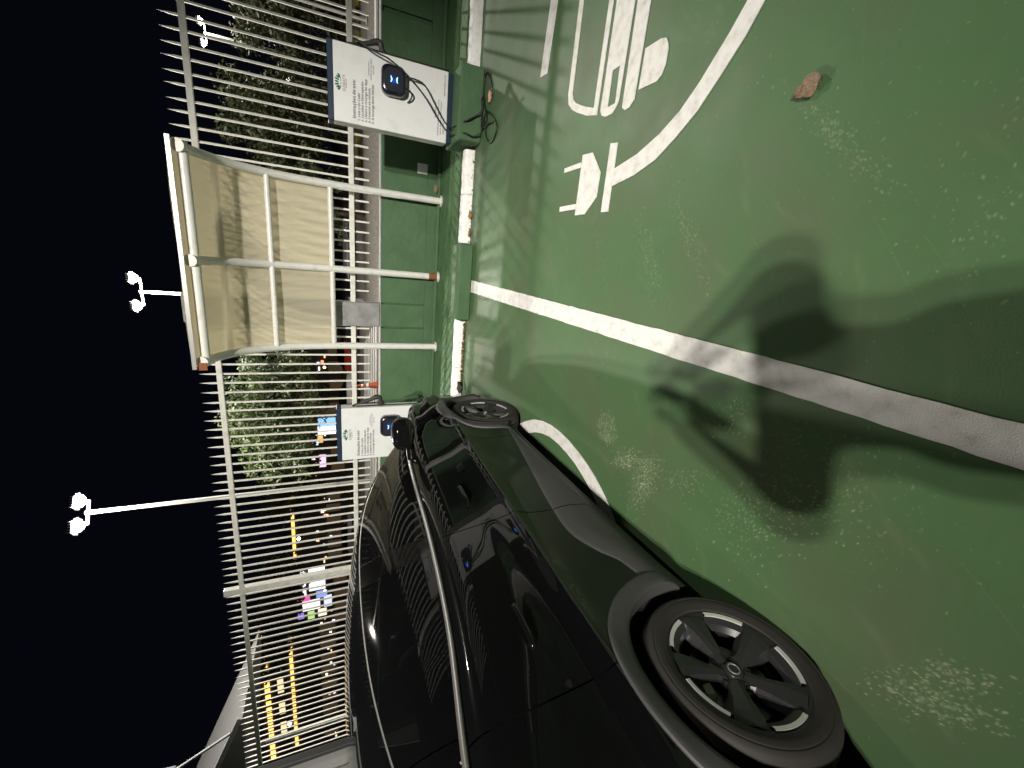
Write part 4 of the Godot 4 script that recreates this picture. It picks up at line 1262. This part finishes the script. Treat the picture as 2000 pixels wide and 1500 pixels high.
	for e in [[0.0, -1.0, "front_bumper"], [4.27, 1.0, "tailgate"]]:
		var b := MB.new()
		var g := []
		for j in 21:
			var yb := cr(CB, e[0])
			var y := lerpf(0.18, yb, j / 20.0)
			var x := side_x(e[0], y)
			g.append([Vector3(-x, y, e[0]), Vector3(-x * 0.5, y, e[0] + e[1] * 0.03), Vector3(0, y, e[0] + e[1] * 0.04), Vector3(x * 0.5, y, e[0] + e[1] * 0.03), Vector3(x, y, e[0])])
		b.grid(g, Vector3(0, 0, e[1]))
		part(b, e[2], M.paint, root)
	boxp(root, "underbody", M.cabin, Vector3(0, 0.24, 2.15), Vector3(1.55, 0.12, 1.9))
	boxp(root, "front_chassis", M.cabin, Vector3(0, 0.3, 0.6), Vector3(0.98, 0.25, 1.1))
	boxp(root, "rear_chassis", M.cabin, Vector3(0, 0.3, 3.62), Vector3(0.98, 0.25, 1.0))
	for sx in [-0.38, 0.38]:
		for sl in [2.0, 2.95]:
			var b := MB.new()
			b.blob(Vector3(sx, 0.95, sl + 0.22), Vector3(0.25, 0.38, 0.09), 0.6, Basis(Vector3.RIGHT, 0.2), 10)
			b.blob(Vector3(sx, 1.34, sl + 0.31), Vector3(0.13, 0.09, 0.05), 0.6, Basis(Vector3.RIGHT, 0.15), 8)
			part(b, "seat", M.cabin, root)
	boxp(root, "dashboard", M.cabin, Vector3(0, 0.92, 1.35), Vector3(1.5, 0.22, 0.4), 0.05)

# ---------------------------------------------------------------- trees
func tree(called: String, label: String, foot: Vector3, ctr: Vector3, rad: Vector3, clumps: int, per: int, leaf: float, c0: Color, c1: Color, seed_: int, group := "") -> void:
	var rng := RandomNumberGenerator.new()
	rng.seed = seed_
	var t := thing(called, label, "tree", foot, group)
	var c := ctr - foot
	var b := MB.new()
	b.tube(smooth_path([Vector3(0, -0.05, 0), Vector3(0.05, c.y * 0.3, 0.03), Vector3(c.x * 0.5 - 0.04, c.y * 0.65, c.z * 0.5), c + Vector3(0, rad.y * 0.3, 0)], 5), [0.17, 0.165, 0.16, 0.155, 0.15, 0.145, 0.14, 0.13, 0.12, 0.11, 0.10, 0.09, 0.08, 0.065, 0.05, 0.03], 9)
	var cen := []
	for k in clumps:
		var d := Vector3(rng.randfn(), rng.randfn(), rng.randfn()).normalized() * pow(rng.randf(), 0.45)
		cen.append(c + d * rad * rng.randf_range(0.75, 1.02))
	for k in range(0, clumps, 3):
		var p0 := Vector3(c.x * 0.6, c.y * rng.randf_range(0.55, 0.85), c.z * 0.6)
		b.tube([p0, p0.lerp(cen[k], 0.5) + Vector3(0, 0.1, 0), cen[k]], [0.05, 0.03, 0.012], 6)
	part(b, "trunk", M.bark, t)
	b = MB.new()
	for q in cen:
		var cr_ := rng.randf_range(0.16, 0.30) * minf(rad.x, rad.y)
		var tone := rng.randf()
		for k in per:
			var d := Vector3(rng.randfn(), rng.randfn(), rng.randfn()).normalized()
			var p: Vector3 = q + d * cr_ * pow(rng.randf(), 0.4) * Vector3(1.25, 0.8, 1.25)
			var n := (d + Vector3(rng.randfn(), rng.randfn() + 0.6, rng.randfn()) * 0.6).normalized()
			var u := n.cross(Vector3(rng.randfn(), rng.randfn(), rng.randfn())).normalized()
			var w := n.cross(u)
			var s := leaf * rng.randf_range(0.6, 1.25)
			b.tint = c0.lerp(c1, clampf(tone * 0.6 + rng.randf() * 0.5, 0, 1))
			b.quad(p - u * s, p + w * s * 0.45 + n * s * 0.12, p + u * s, p - w * s * 0.45 + n * s * 0.12, n)
	part(b, "crown", M.foliage, t, true)

# ---------------------------------------------------------------- the photographer
func capsule(p: Vector3, a: Vector3, b: Vector3, ra: float, rb: float) -> float:
	var ab := b - a
	var h := clampf((p - a).dot(ab) / maxf(ab.length_squared(), 1e-8), 0.0, 1.0)
	return (p - a - ab * h).length() - lerpf(ra, rb, h)

func nets(b: MB, bones: Array, lo: Vector3, hi: Vector3, cell: float, k: float) -> void:
	var n := Vector3i(((hi - lo) / cell).ceil()) + Vector3i(2, 2, 2)
	var f := PackedFloat32Array()
	f.resize(n.x * n.y * n.z)
	f.fill(1.0)
	for q in bones:
		var pad: float = maxf(q[2], q[3]) + 3.0 * cell + k
		var l2: Vector3 = (q[0].min(q[1]) - Vector3.ONE * pad - lo) / cell
		var h2: Vector3 = (q[0].max(q[1]) + Vector3.ONE * pad - lo) / cell
		for z in range(maxi(0, int(l2.z)), mini(n.z, int(h2.z) + 2)):
			for y in range(maxi(0, int(l2.y)), mini(n.y, int(h2.y) + 2)):
				for x in range(maxi(0, int(l2.x)), mini(n.x, int(h2.x) + 2)):
					var i := x + n.x * (y + n.y * z)
					var d := capsule(lo + Vector3(x, y, z) * cell, q[0], q[1], q[2], q[3])
					var e := f[i]
					var h := clampf(0.5 + 0.5 * (e - d) / k, 0.0, 1.0)
					f[i] = lerpf(e, d, h) - k * h * (1.0 - h) if e < 0.9 else minf(d, e)
	var vid := {}
	var pts := []; var nor := []
	for z in n.z - 1:
		for y in n.y - 1:
			for x in n.x - 1:
				var i0 := x + n.x * (y + n.y * z)
				var s := PackedFloat32Array([f[i0], f[i0 + 1], f[i0 + n.x], f[i0 + n.x + 1], f[i0 + n.x * n.y], f[i0 + n.x * n.y + 1], f[i0 + n.x * n.y + n.x], f[i0 + n.x * n.y + n.x + 1]])
				var m := 0
				for q in 8:
					if s[q] < 0.0:
						m |= 1 << q
				if m == 0 or m == 255:
					continue
				var acc := Vector3.ZERO; var cnt := 0
				for e in [[0, 1], [2, 3], [4, 5], [6, 7], [0, 2], [1, 3], [4, 6], [5, 7], [0, 4], [1, 5], [2, 6], [3, 7]]:
					var a: float = s[e[0]]; var c: float = s[e[1]]
					if (a < 0.0) != (c < 0.0):
						var t := a / (a - c)
						var pa := Vector3(e[0] & 1, (e[0] >> 1) & 1, e[0] >> 2); var pb := Vector3(e[1] & 1, (e[1] >> 1) & 1, e[1] >> 2)
						acc += pa.lerp(pb, t); cnt += 1
				vid[i0] = pts.size()
				pts.append(lo + (Vector3(x, y, z) + acc / cnt) * cell)
				nor.append(Vector3(s[1] + s[3] + s[5] + s[7] - s[0] - s[2] - s[4] - s[6], s[2] + s[3] + s[6] + s[7] - s[0] - s[1] - s[4] - s[5], s[4] + s[5] + s[6] + s[7] - s[0] - s[1] - s[2] - s[3]).normalized())
	var st := [1, n.x, n.x * n.y]
	for i0 in vid:
		for ax in 3:
			var u: int = st[(ax + 1) % 3]; var w: int = st[(ax + 2) % 3]
			if (f[i0] < 0.0) == (f[i0 + st[ax]] < 0.0):
				continue
			if vid.has(i0 - u) and vid.has(i0 - w) and vid.has(i0 - u - w):
				var A: int = vid[i0]; var B: int = vid[i0 - u]; var C: int = vid[i0 - u - w]; var D: int = vid[i0 - w]
				b.tri(pts[A], pts[B], pts[C], nor[A], nor[B], nor[C]); b.tri(pts[A], pts[C], pts[D], nor[A], nor[C], nor[D])

func person() -> void:
	var face := Vector3(-0.30, 0, -0.954).normalized()
	var rt := Vector3(0.954, 0, -0.30).normalized()
	var foot := Vector3(EYE.x, 0, EYE.z) - face * 0.40 - rt * 0.03
	var t := thing("person", "person in dark clothes holding up a phone, casting the shadow on the floor", "person", foot)
	var P := Transform3D(Basis(rt, Vector3.UP, -face), Vector3.ZERO)
	# joints in the person's own axes: x right, y up, -z ahead
	var B := []
	for s in [-1.0, 1.0]:
		var hip := Vector3(s * 0.095, 0.93, 0.03); var knee := Vector3(s * 0.12, 0.50, 0.0); var ank := Vector3(s * 0.14, 0.09, 0.05)
		B.append([hip, knee, 0.085, 0.058]); B.append([knee, ank, 0.058, 0.042]); B.append([ank + Vector3(0, -0.045, 0.02), ank + Vector3(s * 0.03, -0.055, -0.17), 0.042, 0.032])
		var sh := Vector3(s * 0.185, 1.41, 0.02); var el := Vector3(s * 0.375, 1.265, -0.15); var wr := Vector3(s * 0.115, 1.52, -0.315)
		B.append([Vector3(s * 0.05, 1.45, 0.03), sh, 0.07, 0.075]); B.append([sh, el, 0.095, 0.082]); B.append([el, wr, 0.08, 0.045]); B.append([Vector3(s * 0.10, 0.98, 0.02), Vector3(s * 0.13, 0.72, 0.02), 0.15, 0.12])
	B.append([Vector3(0, 0.95, 0.02), Vector3(0, 1.12, 0.01), 0.17, 0.15]); B.append([Vector3(-0.07, 1.10, 0.01), Vector3(-0.11, 1.36, 0.02), 0.14, 0.12]); B.append([Vector3(0.07, 1.10, 0.01), Vector3(0.11, 1.36, 0.02), 0.14, 0.12])
	B.append([Vector3(0, 1.42, 0.03), Vector3(0, 1.55, 0.01), 0.058, 0.054])
	var b := MB.new()
	nets(b, B, Vector3(-0.54, -0.02, -0.42), Vector3(0.54, 1.66, 0.24), 0.02, 0.035)
	var hd := []
	hd.append([Vector3(0, 1.665, 0.015), Vector3(0, 1.675, -0.015), 0.088, 0.082]); hd.append([Vector3(0, 1.61, -0.03), Vector3(0, 1.575, -0.055), 0.062, 0.04]); hd.append([Vector3(0, 1.63, -0.098), Vector3(0, 1.605, -0.115), 0.011, 0.015]); hd.append([Vector3(0, 1.56, 0.0), Vector3(0, 1.5, 0.02), 0.055, 0.056])
	for s in [-1.0, 1.0]:
		hd.append([Vector3(s * 0.086, 1.645, 0.0), Vector3(s * 0.088, 1.615, -0.002), 0.014, 0.011]); hd.append([Vector3(s * 0.032, 1.655, -0.088), Vector3(s * 0.05, 1.655, -0.08), 0.014, 0.012])
	nets(b, hd, Vector3(-0.13, 1.46, -0.16), Vector3(0.13, 1.78, 0.13), 0.01, 0.02)
	# hands: palm, four fingers behind the phone's edges, thumb in front of its back
	for s in [-1.0, 1.0]:
		var H := []
		var wr := Vector3(s * 0.115, 1.52, -0.315)
		var pm := Vector3(s * 0.075, 1.565, -0.335)
		H.append([wr, pm, 0.027, 0.024]); H.append([pm, pm + Vector3(-s * 0.01, 0.04, -0.004), 0.022, 0.02])
		for k in 4:
			var kn := pm + Vector3(-s * 0.004, 0.045 - 0.021 * k, -0.012)
			var mid := kn + Vector3(-s * 0.018, 0.004, -0.022)
			var ln := 0.026 if k < 3 else 0.02
			H.append([kn, mid, 0.0095, 0.009]); H.append([mid, mid + Vector3(-s * ln, 0.002, 0.0), 0.009, 0.0078])
		var th := pm + Vector3(-s * 0.006, 0.0, 0.018)
		H.append([th, th + Vector3(-s * 0.022, 0.022, 0.006), 0.0115, 0.010]); H.append([th + Vector3(-s * 0.022, 0.022, 0.006), th + Vector3(-s * 0.042, 0.034, 0.0), 0.0098, 0.0085])
		nets(b, H, Vector3(minf(wr.x, wr.x - s * 0.12) - 0.04, 1.46, -0.42), Vector3(maxf(wr.x, wr.x - s * 0.12) + 0.04, 1.66, -0.27), 0.005, 0.006)
	var bo := part(b, "body", mat(0.05, 0.05, 0.055, 0.85), t)
	bo.transform = P
	b = MB.new()
	b.blob(Vector3(0, 1.70, 0.03), Vector3(0.094, 0.085, 0.10), 0.9, Basis.IDENTITY, 12)
	var ha := part(b, "hair", mat(0.012, 0.009, 0.007, 0.7), t)
	ha.transform = P
	# the phone is a thing of its own, held just behind the picture's viewpoint
	var ph := thing("phone", "phone held upright in both hands by the person", "phone", EYE - face * 0.034 + Vector3(0, -0.055, 0))
	ph.basis = Basis(rt, Vector3.UP, -face) * Basis(Vector3.RIGHT, -0.40)
	boxp(ph, "case", M.black_plastic, Vector3(0, 0, 0), Vector3(0.072, 0.15, 0.008), 0.003)
	boxp(ph, "screen", M.gloss_black, Vector3(0, 0, 0.0046), Vector3(0.066, 0.143, 0.001))

# ---------------------------------------------------------------- what lies beyond the fence
func far_car(label: String, at: Vector3, turn: float, m: Material) -> void:
	var t := thing("parked_car", label, "car", at, "cars parked beyond the fence")
	t.rotation.y = turn
	var prof := [[0.0, 0.45, 0.62], [0.12, 0.62, 0.78], [0.9, 0.8, 0.84], [1.15, 0.92, 0.82], [1.8, 1.42, 0.62], [2.9, 1.45, 0.62], [3.6, 1.02, 0.8], [4.1, 0.85, 0.8], [4.2, 0.5, 0.7]]
	var b := MB.new()
	var g := []
	for q in prof:
		var top: float = minf(q[1], 0.92)
		g.append([Vector3(-0.8, 0.25, q[0] - 2.1), Vector3(-0.85, 0.55, q[0] - 2.1), Vector3(-q[2] if q[1] < 0.93 else -0.8, top, q[0] - 2.1), Vector3(0, top + 0.02, q[0] - 2.1), Vector3(q[2] if q[1] < 0.93 else 0.8, top, q[0] - 2.1), Vector3(0.85, 0.55, q[0] - 2.1), Vector3(0.8, 0.25, q[0] - 2.1)])
	b.grid(g, Vector3(0, 1, 0))
	part(b, "body", m, t)
	b = MB.new()
	g = []
	for q in [[0.98, 0.90, 0.76], [1.75, 1.40, 0.60], [2.3, 1.46, 0.58], [2.9, 1.42, 0.60], [3.6, 0.93, 0.74]]:
		g.append([Vector3(-0.78, 0.88, q[0] - 2.1), Vector3(-q[2], q[1], q[0] - 2.1), Vector3(0, q[1] + 0.03, q[0] - 2.1), Vector3(q[2], q[1], q[0] - 2.1), Vector3(0.78, 0.88, q[0] - 2.1)])
	b.grid(g, Vector3(0, 1, 0))
	part(b, "cabin", M.gloss_black, t)
	for sx in [-0.78, 0.78]:
		for sz in [-1.3, 1.25]:
			b = MB.new()
			b.lathe([Vector2(0.0, 0.09), Vector2(0.2, 0.09), Vector2(0.31, 0.07), Vector2(0.32, -0.07), Vector2(0.2, -0.09), Vector2(0.0, -0.09)], 18, Transform3D(Basis(Vector3(0, 0, 1), -PI / 2 * signf(sx)), Vector3(sx, 0.3, sz)))
			part(b, "wheel", M.rubber, t)

func windows(parent: Node, x0: float, x1: float, y: float, h: float, n: int, z: float, m: Material, frame: Material) -> void:
	for i in n:
		var w := (x1 - x0) / n
		var c := Vector3(x0 + w * (i + 0.5), y, z)
		var f := boxp(parent, "window", frame, c, Vector3(w * 0.72, h, 0.12))
		boxp(f, "pane", m, c + Vector3(0, 0, 0.065), Vector3(w * 0.62, h * 0.86, 0.02))

func far_lamp(label: String, at: Vector3, h: float, m: Material, r := 0.16) -> void:
	var t := thing("street_lamp", label, "street lamp", at, "small far street lamps")
	var b := MB.new()
	b.tube([Vector3.ZERO, Vector3(0, h, 0)], [0.07, 0.045], 8)
	part(b, "pole", M.lamp_body, t)
	b = MB.new()
	b.blob(Vector3(0, h + r * 0.7, 0), Vector3(r, r, r), 1.0, Basis.IDENTITY, 6)
	part(b, "lamp_globe", m, t)

func beyond() -> void:
	var asphalt := mat(1, 1, 1, 0.9)
	asphalt.albedo_texture = noise_tex(71, 0.03, [[0.0, 0.035, 0.034, 0.034], [1.0, 0.075, 0.072, 0.07]], 512)
	planar(asphalt, 0.3)
	var b := MB.new()
	floor_sheet(b, -200, 200, -56, -36, -0.024)
	struct_(b, "road", asphalt, "dark asphalt street beyond the gravel lot")
	# zebra crossing
	var z := thing("zebra_crossing", "white striped crossing beyond the fence below the pillar", "crossing", Vector3(0, -0.026, 0))
	for k in 8:
		var zz := -18.2 - 1.05 * k
		boxp(z, "stripe", M.road_paint, Vector3(-9.0 - 0.35 * k, 0.003, zz), Vector3(13.0, 0.006, 0.5))
	# traffic cone
	var orange := mat(0.42, 0.09, 0.03, 0.6)
	var cn := thing("traffic_cone", "orange traffic cone with white bands beyond the fence", "traffic cone", Vector3(-5.2, -0.03, -17.6))
	b = MB.new()
	b.box(Vector3(0, 0.02, 0), Vector3(0.36, 0.04, 0.36), 0.01)
	part(b, "base", orange, cn)
	b = MB.new()
	b.lathe([Vector2(0.14, 0.04), Vector2(0.035, 0.80), Vector2(0.03, 0.82), Vector2(0.0, 0.82)], 20, Transform3D.IDENTITY)
	part(b, "cone", orange, cn)
	for q in [[0.36, 0.46], [0.58, 0.66]]:
		b = MB.new()
		b.lathe([Vector2(0.14 - (q[0] - 0.04) * 0.138 + 0.003, q[0]), Vector2(0.14 - (q[1] - 0.04) * 0.138 + 0.003, q[1])], 20, Transform3D.IDENTITY)
		part(b, "band", M.kerb, cn)
	var yellow := mat(0.42, 0.31, 0.03, 0.7)
	b = MB.new()
	b.box(Vector3(13, 0.06, -28), Vector3(16, 0.18, 0.3), 0.03)
	struct_(b, "yellow_kerb", yellow, "yellow painted kerb across the gravel lot")
	b = MB.new()
	b.box(Vector3(10.6, 0.03, -17.4), Vector3(7, 0.12, 0.16), 0.03)
	struct_(b, "white_kerb", M.kerb, "white painted kerb just beyond the wall")
	# leaning yellow barrier arm
	var ba := thing("barrier_arm", "short yellow barrier arm beside the grey pillar", "barrier", Vector3(-2.5, -0.03, -26))
	boxp(ba, "foot", M.grey_conc, Vector3(0, 0.2, 0), Vector3(0.3, 0.4, 0.3), 0.03)
	b = MB.new()
	b.tube([Vector3(0, 0.45, 0), Vector3(-0.7, 0.25, 0.1), Vector3(-1.4, -0.0, 0.2)], 0.11, 10)
	part(b, "arm", yellow, ba)
	# trees
	tree("leafy_tree", "broad bright green tree directly behind the fence left of the canopy", Vector3(-5.0, -0.03, -14.2), Vector3(-5.1, 3.45, -14.2), Vector3(2.9, 1.5, 1.4), 150, 90, 0.075, Color(0.03, 0.05, 0.016), Color(0.085, 0.115, 0.04), 4)
	tree("dark_tree", "dark dense tree behind the canopy's right edge", Vector3(2.0, -0.03, -24), Vector3(2.2, 2.6, -24), Vector3(2.4, 2.0, 1.6), 70, 70, 0.11, Color(0.03, 0.042, 0.018), Color(0.075, 0.09, 0.035), 5, "dark trees beyond the gravel lot")
	tree("dark_tree", "tall dark tree beyond the board with the coiled cable", Vector3(6.5, -0.03, -26), Vector3(6.3, 3.8, -26), Vector3(3.0, 3.2, 2.0), 100, 70, 0.12, Color(0.032, 0.042, 0.017), Color(0.085, 0.095, 0.035), 6, "dark trees beyond the gravel lot")
	tree("dark_tree", "dark tree at the picture's right edge behind the fence", Vector3(11.5, -0.03, -27), Vector3(11.2, 3.4, -27), Vector3(2.8, 3.0, 2.0), 90, 70, 0.12, Color(0.03, 0.038, 0.017), Color(0.075, 0.085, 0.035), 8, "dark trees beyond the gravel lot")
	tree("street_tree", "dim olive street tree beside the lamp post's foot", Vector3(-24, -0.03, -44), Vector3(-24, 6.0, -44), Vector3(4.5, 3.4, 3.0), 90, 60, 0.22, Color(0.03, 0.032, 0.012), Color(0.085, 0.08, 0.03), 9, "street trees in front of the shops")
	tree("street_tree", "dim olive street tree left of the white fence post", Vector3(-38, -0.03, -46), Vector3(-38, 8.0, -46), Vector3(5.5, 3.2, 3.0), 90, 60, 0.24, Color(0.03, 0.03, 0.012), Color(0.075, 0.07, 0.028), 10, "street trees in front of the shops")
	tree("street_tree", "dim street tree above the brightly lit shop front", Vector3(-46, -0.03, -46), Vector3(-46, 9.6, -46), Vector3(5.0, 2.6, 3.0), 80, 60, 0.24, Color(0.03, 0.03, 0.012), Color(0.07, 0.065, 0.028), 12, "street trees in front of the shops")
	tree("street_tree", "dark street tree behind the bright green tree", Vector3(-14, -0.03, -42), Vector3(-14, 4.6, -42), Vector3(5.0, 3.0, 3.0), 90, 60, 0.2, Color(0.03, 0.042, 0.016), Color(0.075, 0.09, 0.035), 13, "street trees in front of the shops")
	# parked vehicles
	far_car("dark car parked behind the canopy's left pipe", Vector3(-4.6, -0.03, -31), 1.5, mat(0.02, 0.02, 0.022, 0.2))
	far_car("white car parked behind the traffic cone", Vector3(-10.5, -0.03, -31), 1.4, mat(0.5, 0.5, 0.48, 0.2))
	far_car("red car parked beside the white one", Vector3(-8.0, -0.03, -36), 1.6, mat(0.3, 0.03, 0.02, 0.2))
	far_car("grey car parked beneath the canopy in the gap by the pillar", Vector3(0.3, -0.03, -34), 1.55, mat(0.1, 0.1, 0.11, 0.25))
	far_car("silver car parked in front of the shop lights", Vector3(-27, -0.03, -38), 1.5, mat(0.35, 0.35, 0.36, 0.25))
	# lit advertising screen on a post
	var sc := thing("advertising_screen", "bright blue and white lit screen above the board behind the car", "screen", Vector3(-13.8, -0.03, -35))
	b = MB.new()
	b.tube([Vector3.ZERO, Vector3(0, 1.7, 0)], 0.08, 8)
	part(b, "post", M.lamp_body, sc)
	boxp(sc, "frame", M.lamp_body, Vector3(0, 2.4, -0.05), Vector3(1.6, 1.5, 0.12), 0.02)
	boxp(sc, "screen_left", glow(0.95, 0.97, 1.0, 2.2), Vector3(-0.37, 2.4, 0.02), Vector3(0.70, 1.36, 0.02))
	boxp(sc, "screen_right", glow(0.25, 0.5, 1.0, 1.6), Vector3(0.37, 2.4, 0.02), Vector3(0.72, 1.36, 0.02))
	# shops along the street
	var amber := glow(1.0, 0.52, 0.10, 2.6)
	var warm := glow(1.0, 0.75, 0.4, 1.2)
	var dim := glow(0.5, 0.32, 0.18, 0.10)
	var wall1 := mat(0.11, 0.085, 0.07, 0.9)
	var wall2 := mat(0.07, 0.06, 0.055, 0.9)
	var s1 := thing("shop_building", "low dark shop with a row of amber lamps behind the lamp post", "building", Vector3(-41.5, -0.03, -62))
	boxp(s1, "wall", wall1, Vector3(0, 4.2, -4), Vector3(14, 8.4, 8))
	boxp(s1, "cornice", wall2, Vector3(0, 8.55, -3.9), Vector3(14.4, 0.3, 8.4), 0.05)
	for i in 9:
		boxp(s1, "cornice_lamp", amber, Vector3(-5.6 + 1.4 * i, 8.15, 0.08), Vector3(1.05, 0.42, 0.1))
	windows(s1, -6.6, 6.6, 2.4, 2.4, 6, 0.02, dim, wall2)
	var s2 := thing("lit_shop", "brightly lit shop with white and pink panels behind the fence", "building", Vector3(-54.5, -0.03, -62))
	boxp(s2, "wall", wall2, Vector3(0, 4.8, -4), Vector3(12.4, 9.6, 8))
	for q in [["sign_panel", 3.3, 7.6, 5.2, 1.5, [1.0, 0.93, 1.0], 1.5], ["sign_panel", 3.6, 5.2, 4.4, 2.4, [0.98, 0.97, 1.0], 1.4], ["sign_panel", 0.1, 7.3, 1.0, 1.9, [0.95, 0.12, 0.42], 1.1], ["sign_panel", -1.4, 6.2, 1.9, 2.6, [1.0, 0.97, 1.0], 1.4], ["sign_panel", 0.4, 4.6, 1.3, 1.6, [0.32, 0.42, 1.0], 1.0], ["sign_panel", -1.2, 3.7, 2.2, 1.2, [0.72, 0.78, 1.0], 1.2], ["sign_panel", -3.2, 7.8, 1.1, 0.9, [0.35, 0.25, 0.9], 0.9], ["sign_panel", -3.4, 6.3, 1.5, 1.0, [0.62, 0.95, 0.3], 0.9], ["sign_panel", 5.2, 8.7, 1.6, 0.5, [0.95, 0.12, 0.3], 1.0], ["sign_panel", -3.3, 4.6, 1.4, 1.3, [1.0, 0.9, 0.7], 1.2]]:
		boxp(s2, q[0], glow(q[5][0], q[5][1], q[5][2], q[6]), Vector3(q[1], q[2], 0.06), Vector3(q[3], q[4], 0.12))
	windows(s2, -6.0, 6.0, 1.7, 2.4, 5, 0.02, dim, wall1)
	var s3 := thing("mall_building", "long dark building with two rows of amber lamps at the left", "building", Vector3(-76, -0.03, -64))
	boxp(s3, "wall", wall1, Vector3(0, 7.6, -5), Vector3(30, 15.2, 10))
	for i in 20:
		boxp(s3, "upper_lamp", amber, Vector3(-13.8 + 1.45 * i, 13.8, 0.1), Vector3(1.0, 0.75, 0.14))
	for i in 18:
		boxp(s3, "lower_lamp", amber, Vector3(-12.6 + 1.45 * i, 9.9, 0.1), Vector3(1.0, 0.5, 0.14))
	windows(s3, -14, 14, 4.0, 3.0, 9, 0.02, dim, wall2)
	windows(s3, -10, 10, 11.8, 1.1, 4, 0.02, warm, wall2)
	var s4 := thing("shop_building", "row of dim brown shops behind the bright green tree", "building", Vector3(-22, -0.03, -62))
	boxp(s4, "wall", wall1, Vector3(0, 2.6, -4), Vector3(22, 5.2, 8))
	windows(s4, -10.5, 10.5, 1.6, 2.2, 8, 0.02, dim, wall2)
	boxp(s4, "sign_panel", glow(1.0, 0.55, 0.15, 1.2), Vector3(-2.0, 3.9, 0.05), Vector3(6.0, 0.7, 0.1))
	boxp(s4, "sign_panel", glow(0.9, 0.6, 0.9, 1.4), Vector3(-8.0, 3.7, 0.05), Vector3(2.0, 0.9, 0.1))
	var rng := RandomNumberGenerator.new()
	rng.seed = 23
	var cols := [[1.0, 0.7, 0.35], [1.0, 0.5, 0.15], [1.0, 0.95, 0.85], [0.9, 0.75, 1.0], [1.0, 0.3, 0.15], [0.6, 0.75, 1.0]]
	var pal := []
	for q in cols:
		pal.append(glow(q[0], q[1], q[2], 2.0))
	for q in [[s1, -6.5, 6.5, 14, 0.08], [s4, -10.5, 10.5, 26, 0.08], [s3, -14.0, 14.0, 14, 0.08], [s2, -5.8, 5.8, 8, 0.14]]:
		for k in q[3]:
			boxp(q[0], "shop_light", pal[rng.randi() % pal.size()], Vector3(rng.randf_range(q[1], q[2]), rng.randf_range(2.9, 5.0), q[4]), Vector3(rng.randf_range(0.12, 0.55), rng.randf_range(0.1, 0.45), 0.06))
	var cool := glow(1.0, 0.95, 0.85, 6.0)
	far_lamp("small globe lamp glowing behind the fence near the lamp post", Vector3(-27, -0.03, -50), 4.4, cool)
	far_lamp("small lamp right of the amber lamp row", Vector3(-36, -0.03, -52), 6.4, cool, 0.22)
	far_lamp("small lamp low beside the lit shop front", Vector3(-45, -0.03, -52), 3.6, cool)
	far_lamp("small lamp left of the lit shop front", Vector3(-60, -0.03, -52), 3.8, glow(1.0, 0.7, 0.3, 5.0))
	far_lamp("small lamp between the mall's two lamp rows", Vector3(-70, -0.03, -54), 9.2, glow(1.0, 0.8, 0.45, 5.0), 0.3)
	far_lamp("small lamp among the dark trees at the right", Vector3(9.3, -0.03, -30), 3.6, cool, 0.10)
	far_lamp("globe lamp behind the green tree's right side", Vector3(-12.0, -0.03, -48), 2.6, glow(1.0, 0.6, 0.25, 5.0))
	# open shelter with a sloping roof past the fence at the far left
	var hut := thing("open_shelter", "open shelter with grey sloping roof beyond the fence at far left", "shelter", Vector3(-10.0, -0.03, -8.2))
	var tz := Transform3D(Basis(Vector3(1, 0, 0), Vector3(0, 0, 1), Vector3(0, 1, 0)), Vector3.ZERO)
	b = MB.new()
	b.slab(pv([[0.0, 3.72], [-4.2, 5.5], [-4.2, 4.0], [-0.5, 3.7]]), -2.4, 0.0, tz)
	part(b, "roof", mat(0.12, 0.12, 0.12, 0.8), hut)
	boxp(hut, "rake_board", M.grey_conc, Vector3(-2.1, 4.66, 0.03), Vector3(4.6, 0.1, 0.05), 0.01, Basis(Vector3(0, 0, 1), -0.401))
	b = MB.new()
	b.tube([Vector3(-0.3, 3.95, 0.06), Vector3(-1.4, 6.0, 0.06)], 0.03, 8)
	part(b, "stay", M.grey_conc, hut)
	boxp(hut, "sign_box", mat(0.10, 0.10, 0.105, 0.7), Vector3(-2.75, 5.75, -0.3), Vector3(2.6, 0.8, 0.5), 0.02, Basis(Vector3(0, 0, 1), -0.12))
	boxp(hut, "post", M.white, Vector3(-3.9, 2.2, -1.2), Vector3(0.12, 4.4, 0.12), 0.01)
	boxp(hut, "post", M.white, Vector3(-3.9, 2.2, -2.2), Vector3(0.12, 4.4, 0.12), 0.01)
	# glazed cabinet at the left past the black car
	var kk := thing("glazed_kiosk", "grey glazed kiosk with dark frame past the black car's roof", "kiosk", Vector3(-5.45, 0, -2.3))
	boxp(kk, "panel", mat(0.34, 0.34, 0.34, 0.22), Vector3(0, 1.35, 0), Vector3(1.78, 2.7, 1.66), 0.01)
	for sx in [-0.9, 0.9]:
		for sz in [-0.84, 0.84]:
			boxp(kk, "corner_post", M.black_plastic, Vector3(sx, 1.37, sz), Vector3(0.07, 2.74, 0.07), 0.006)
	boxp(kk, "roof", M.grey_conc, Vector3(0, 2.8, 0), Vector3(2.0, 0.1, 1.9), 0.02)
	boxp(kk, "window", M.steel, Vector3(0.895, 1.5, 0), Vector3(0.02, 1.2, 1.3), 0.004)
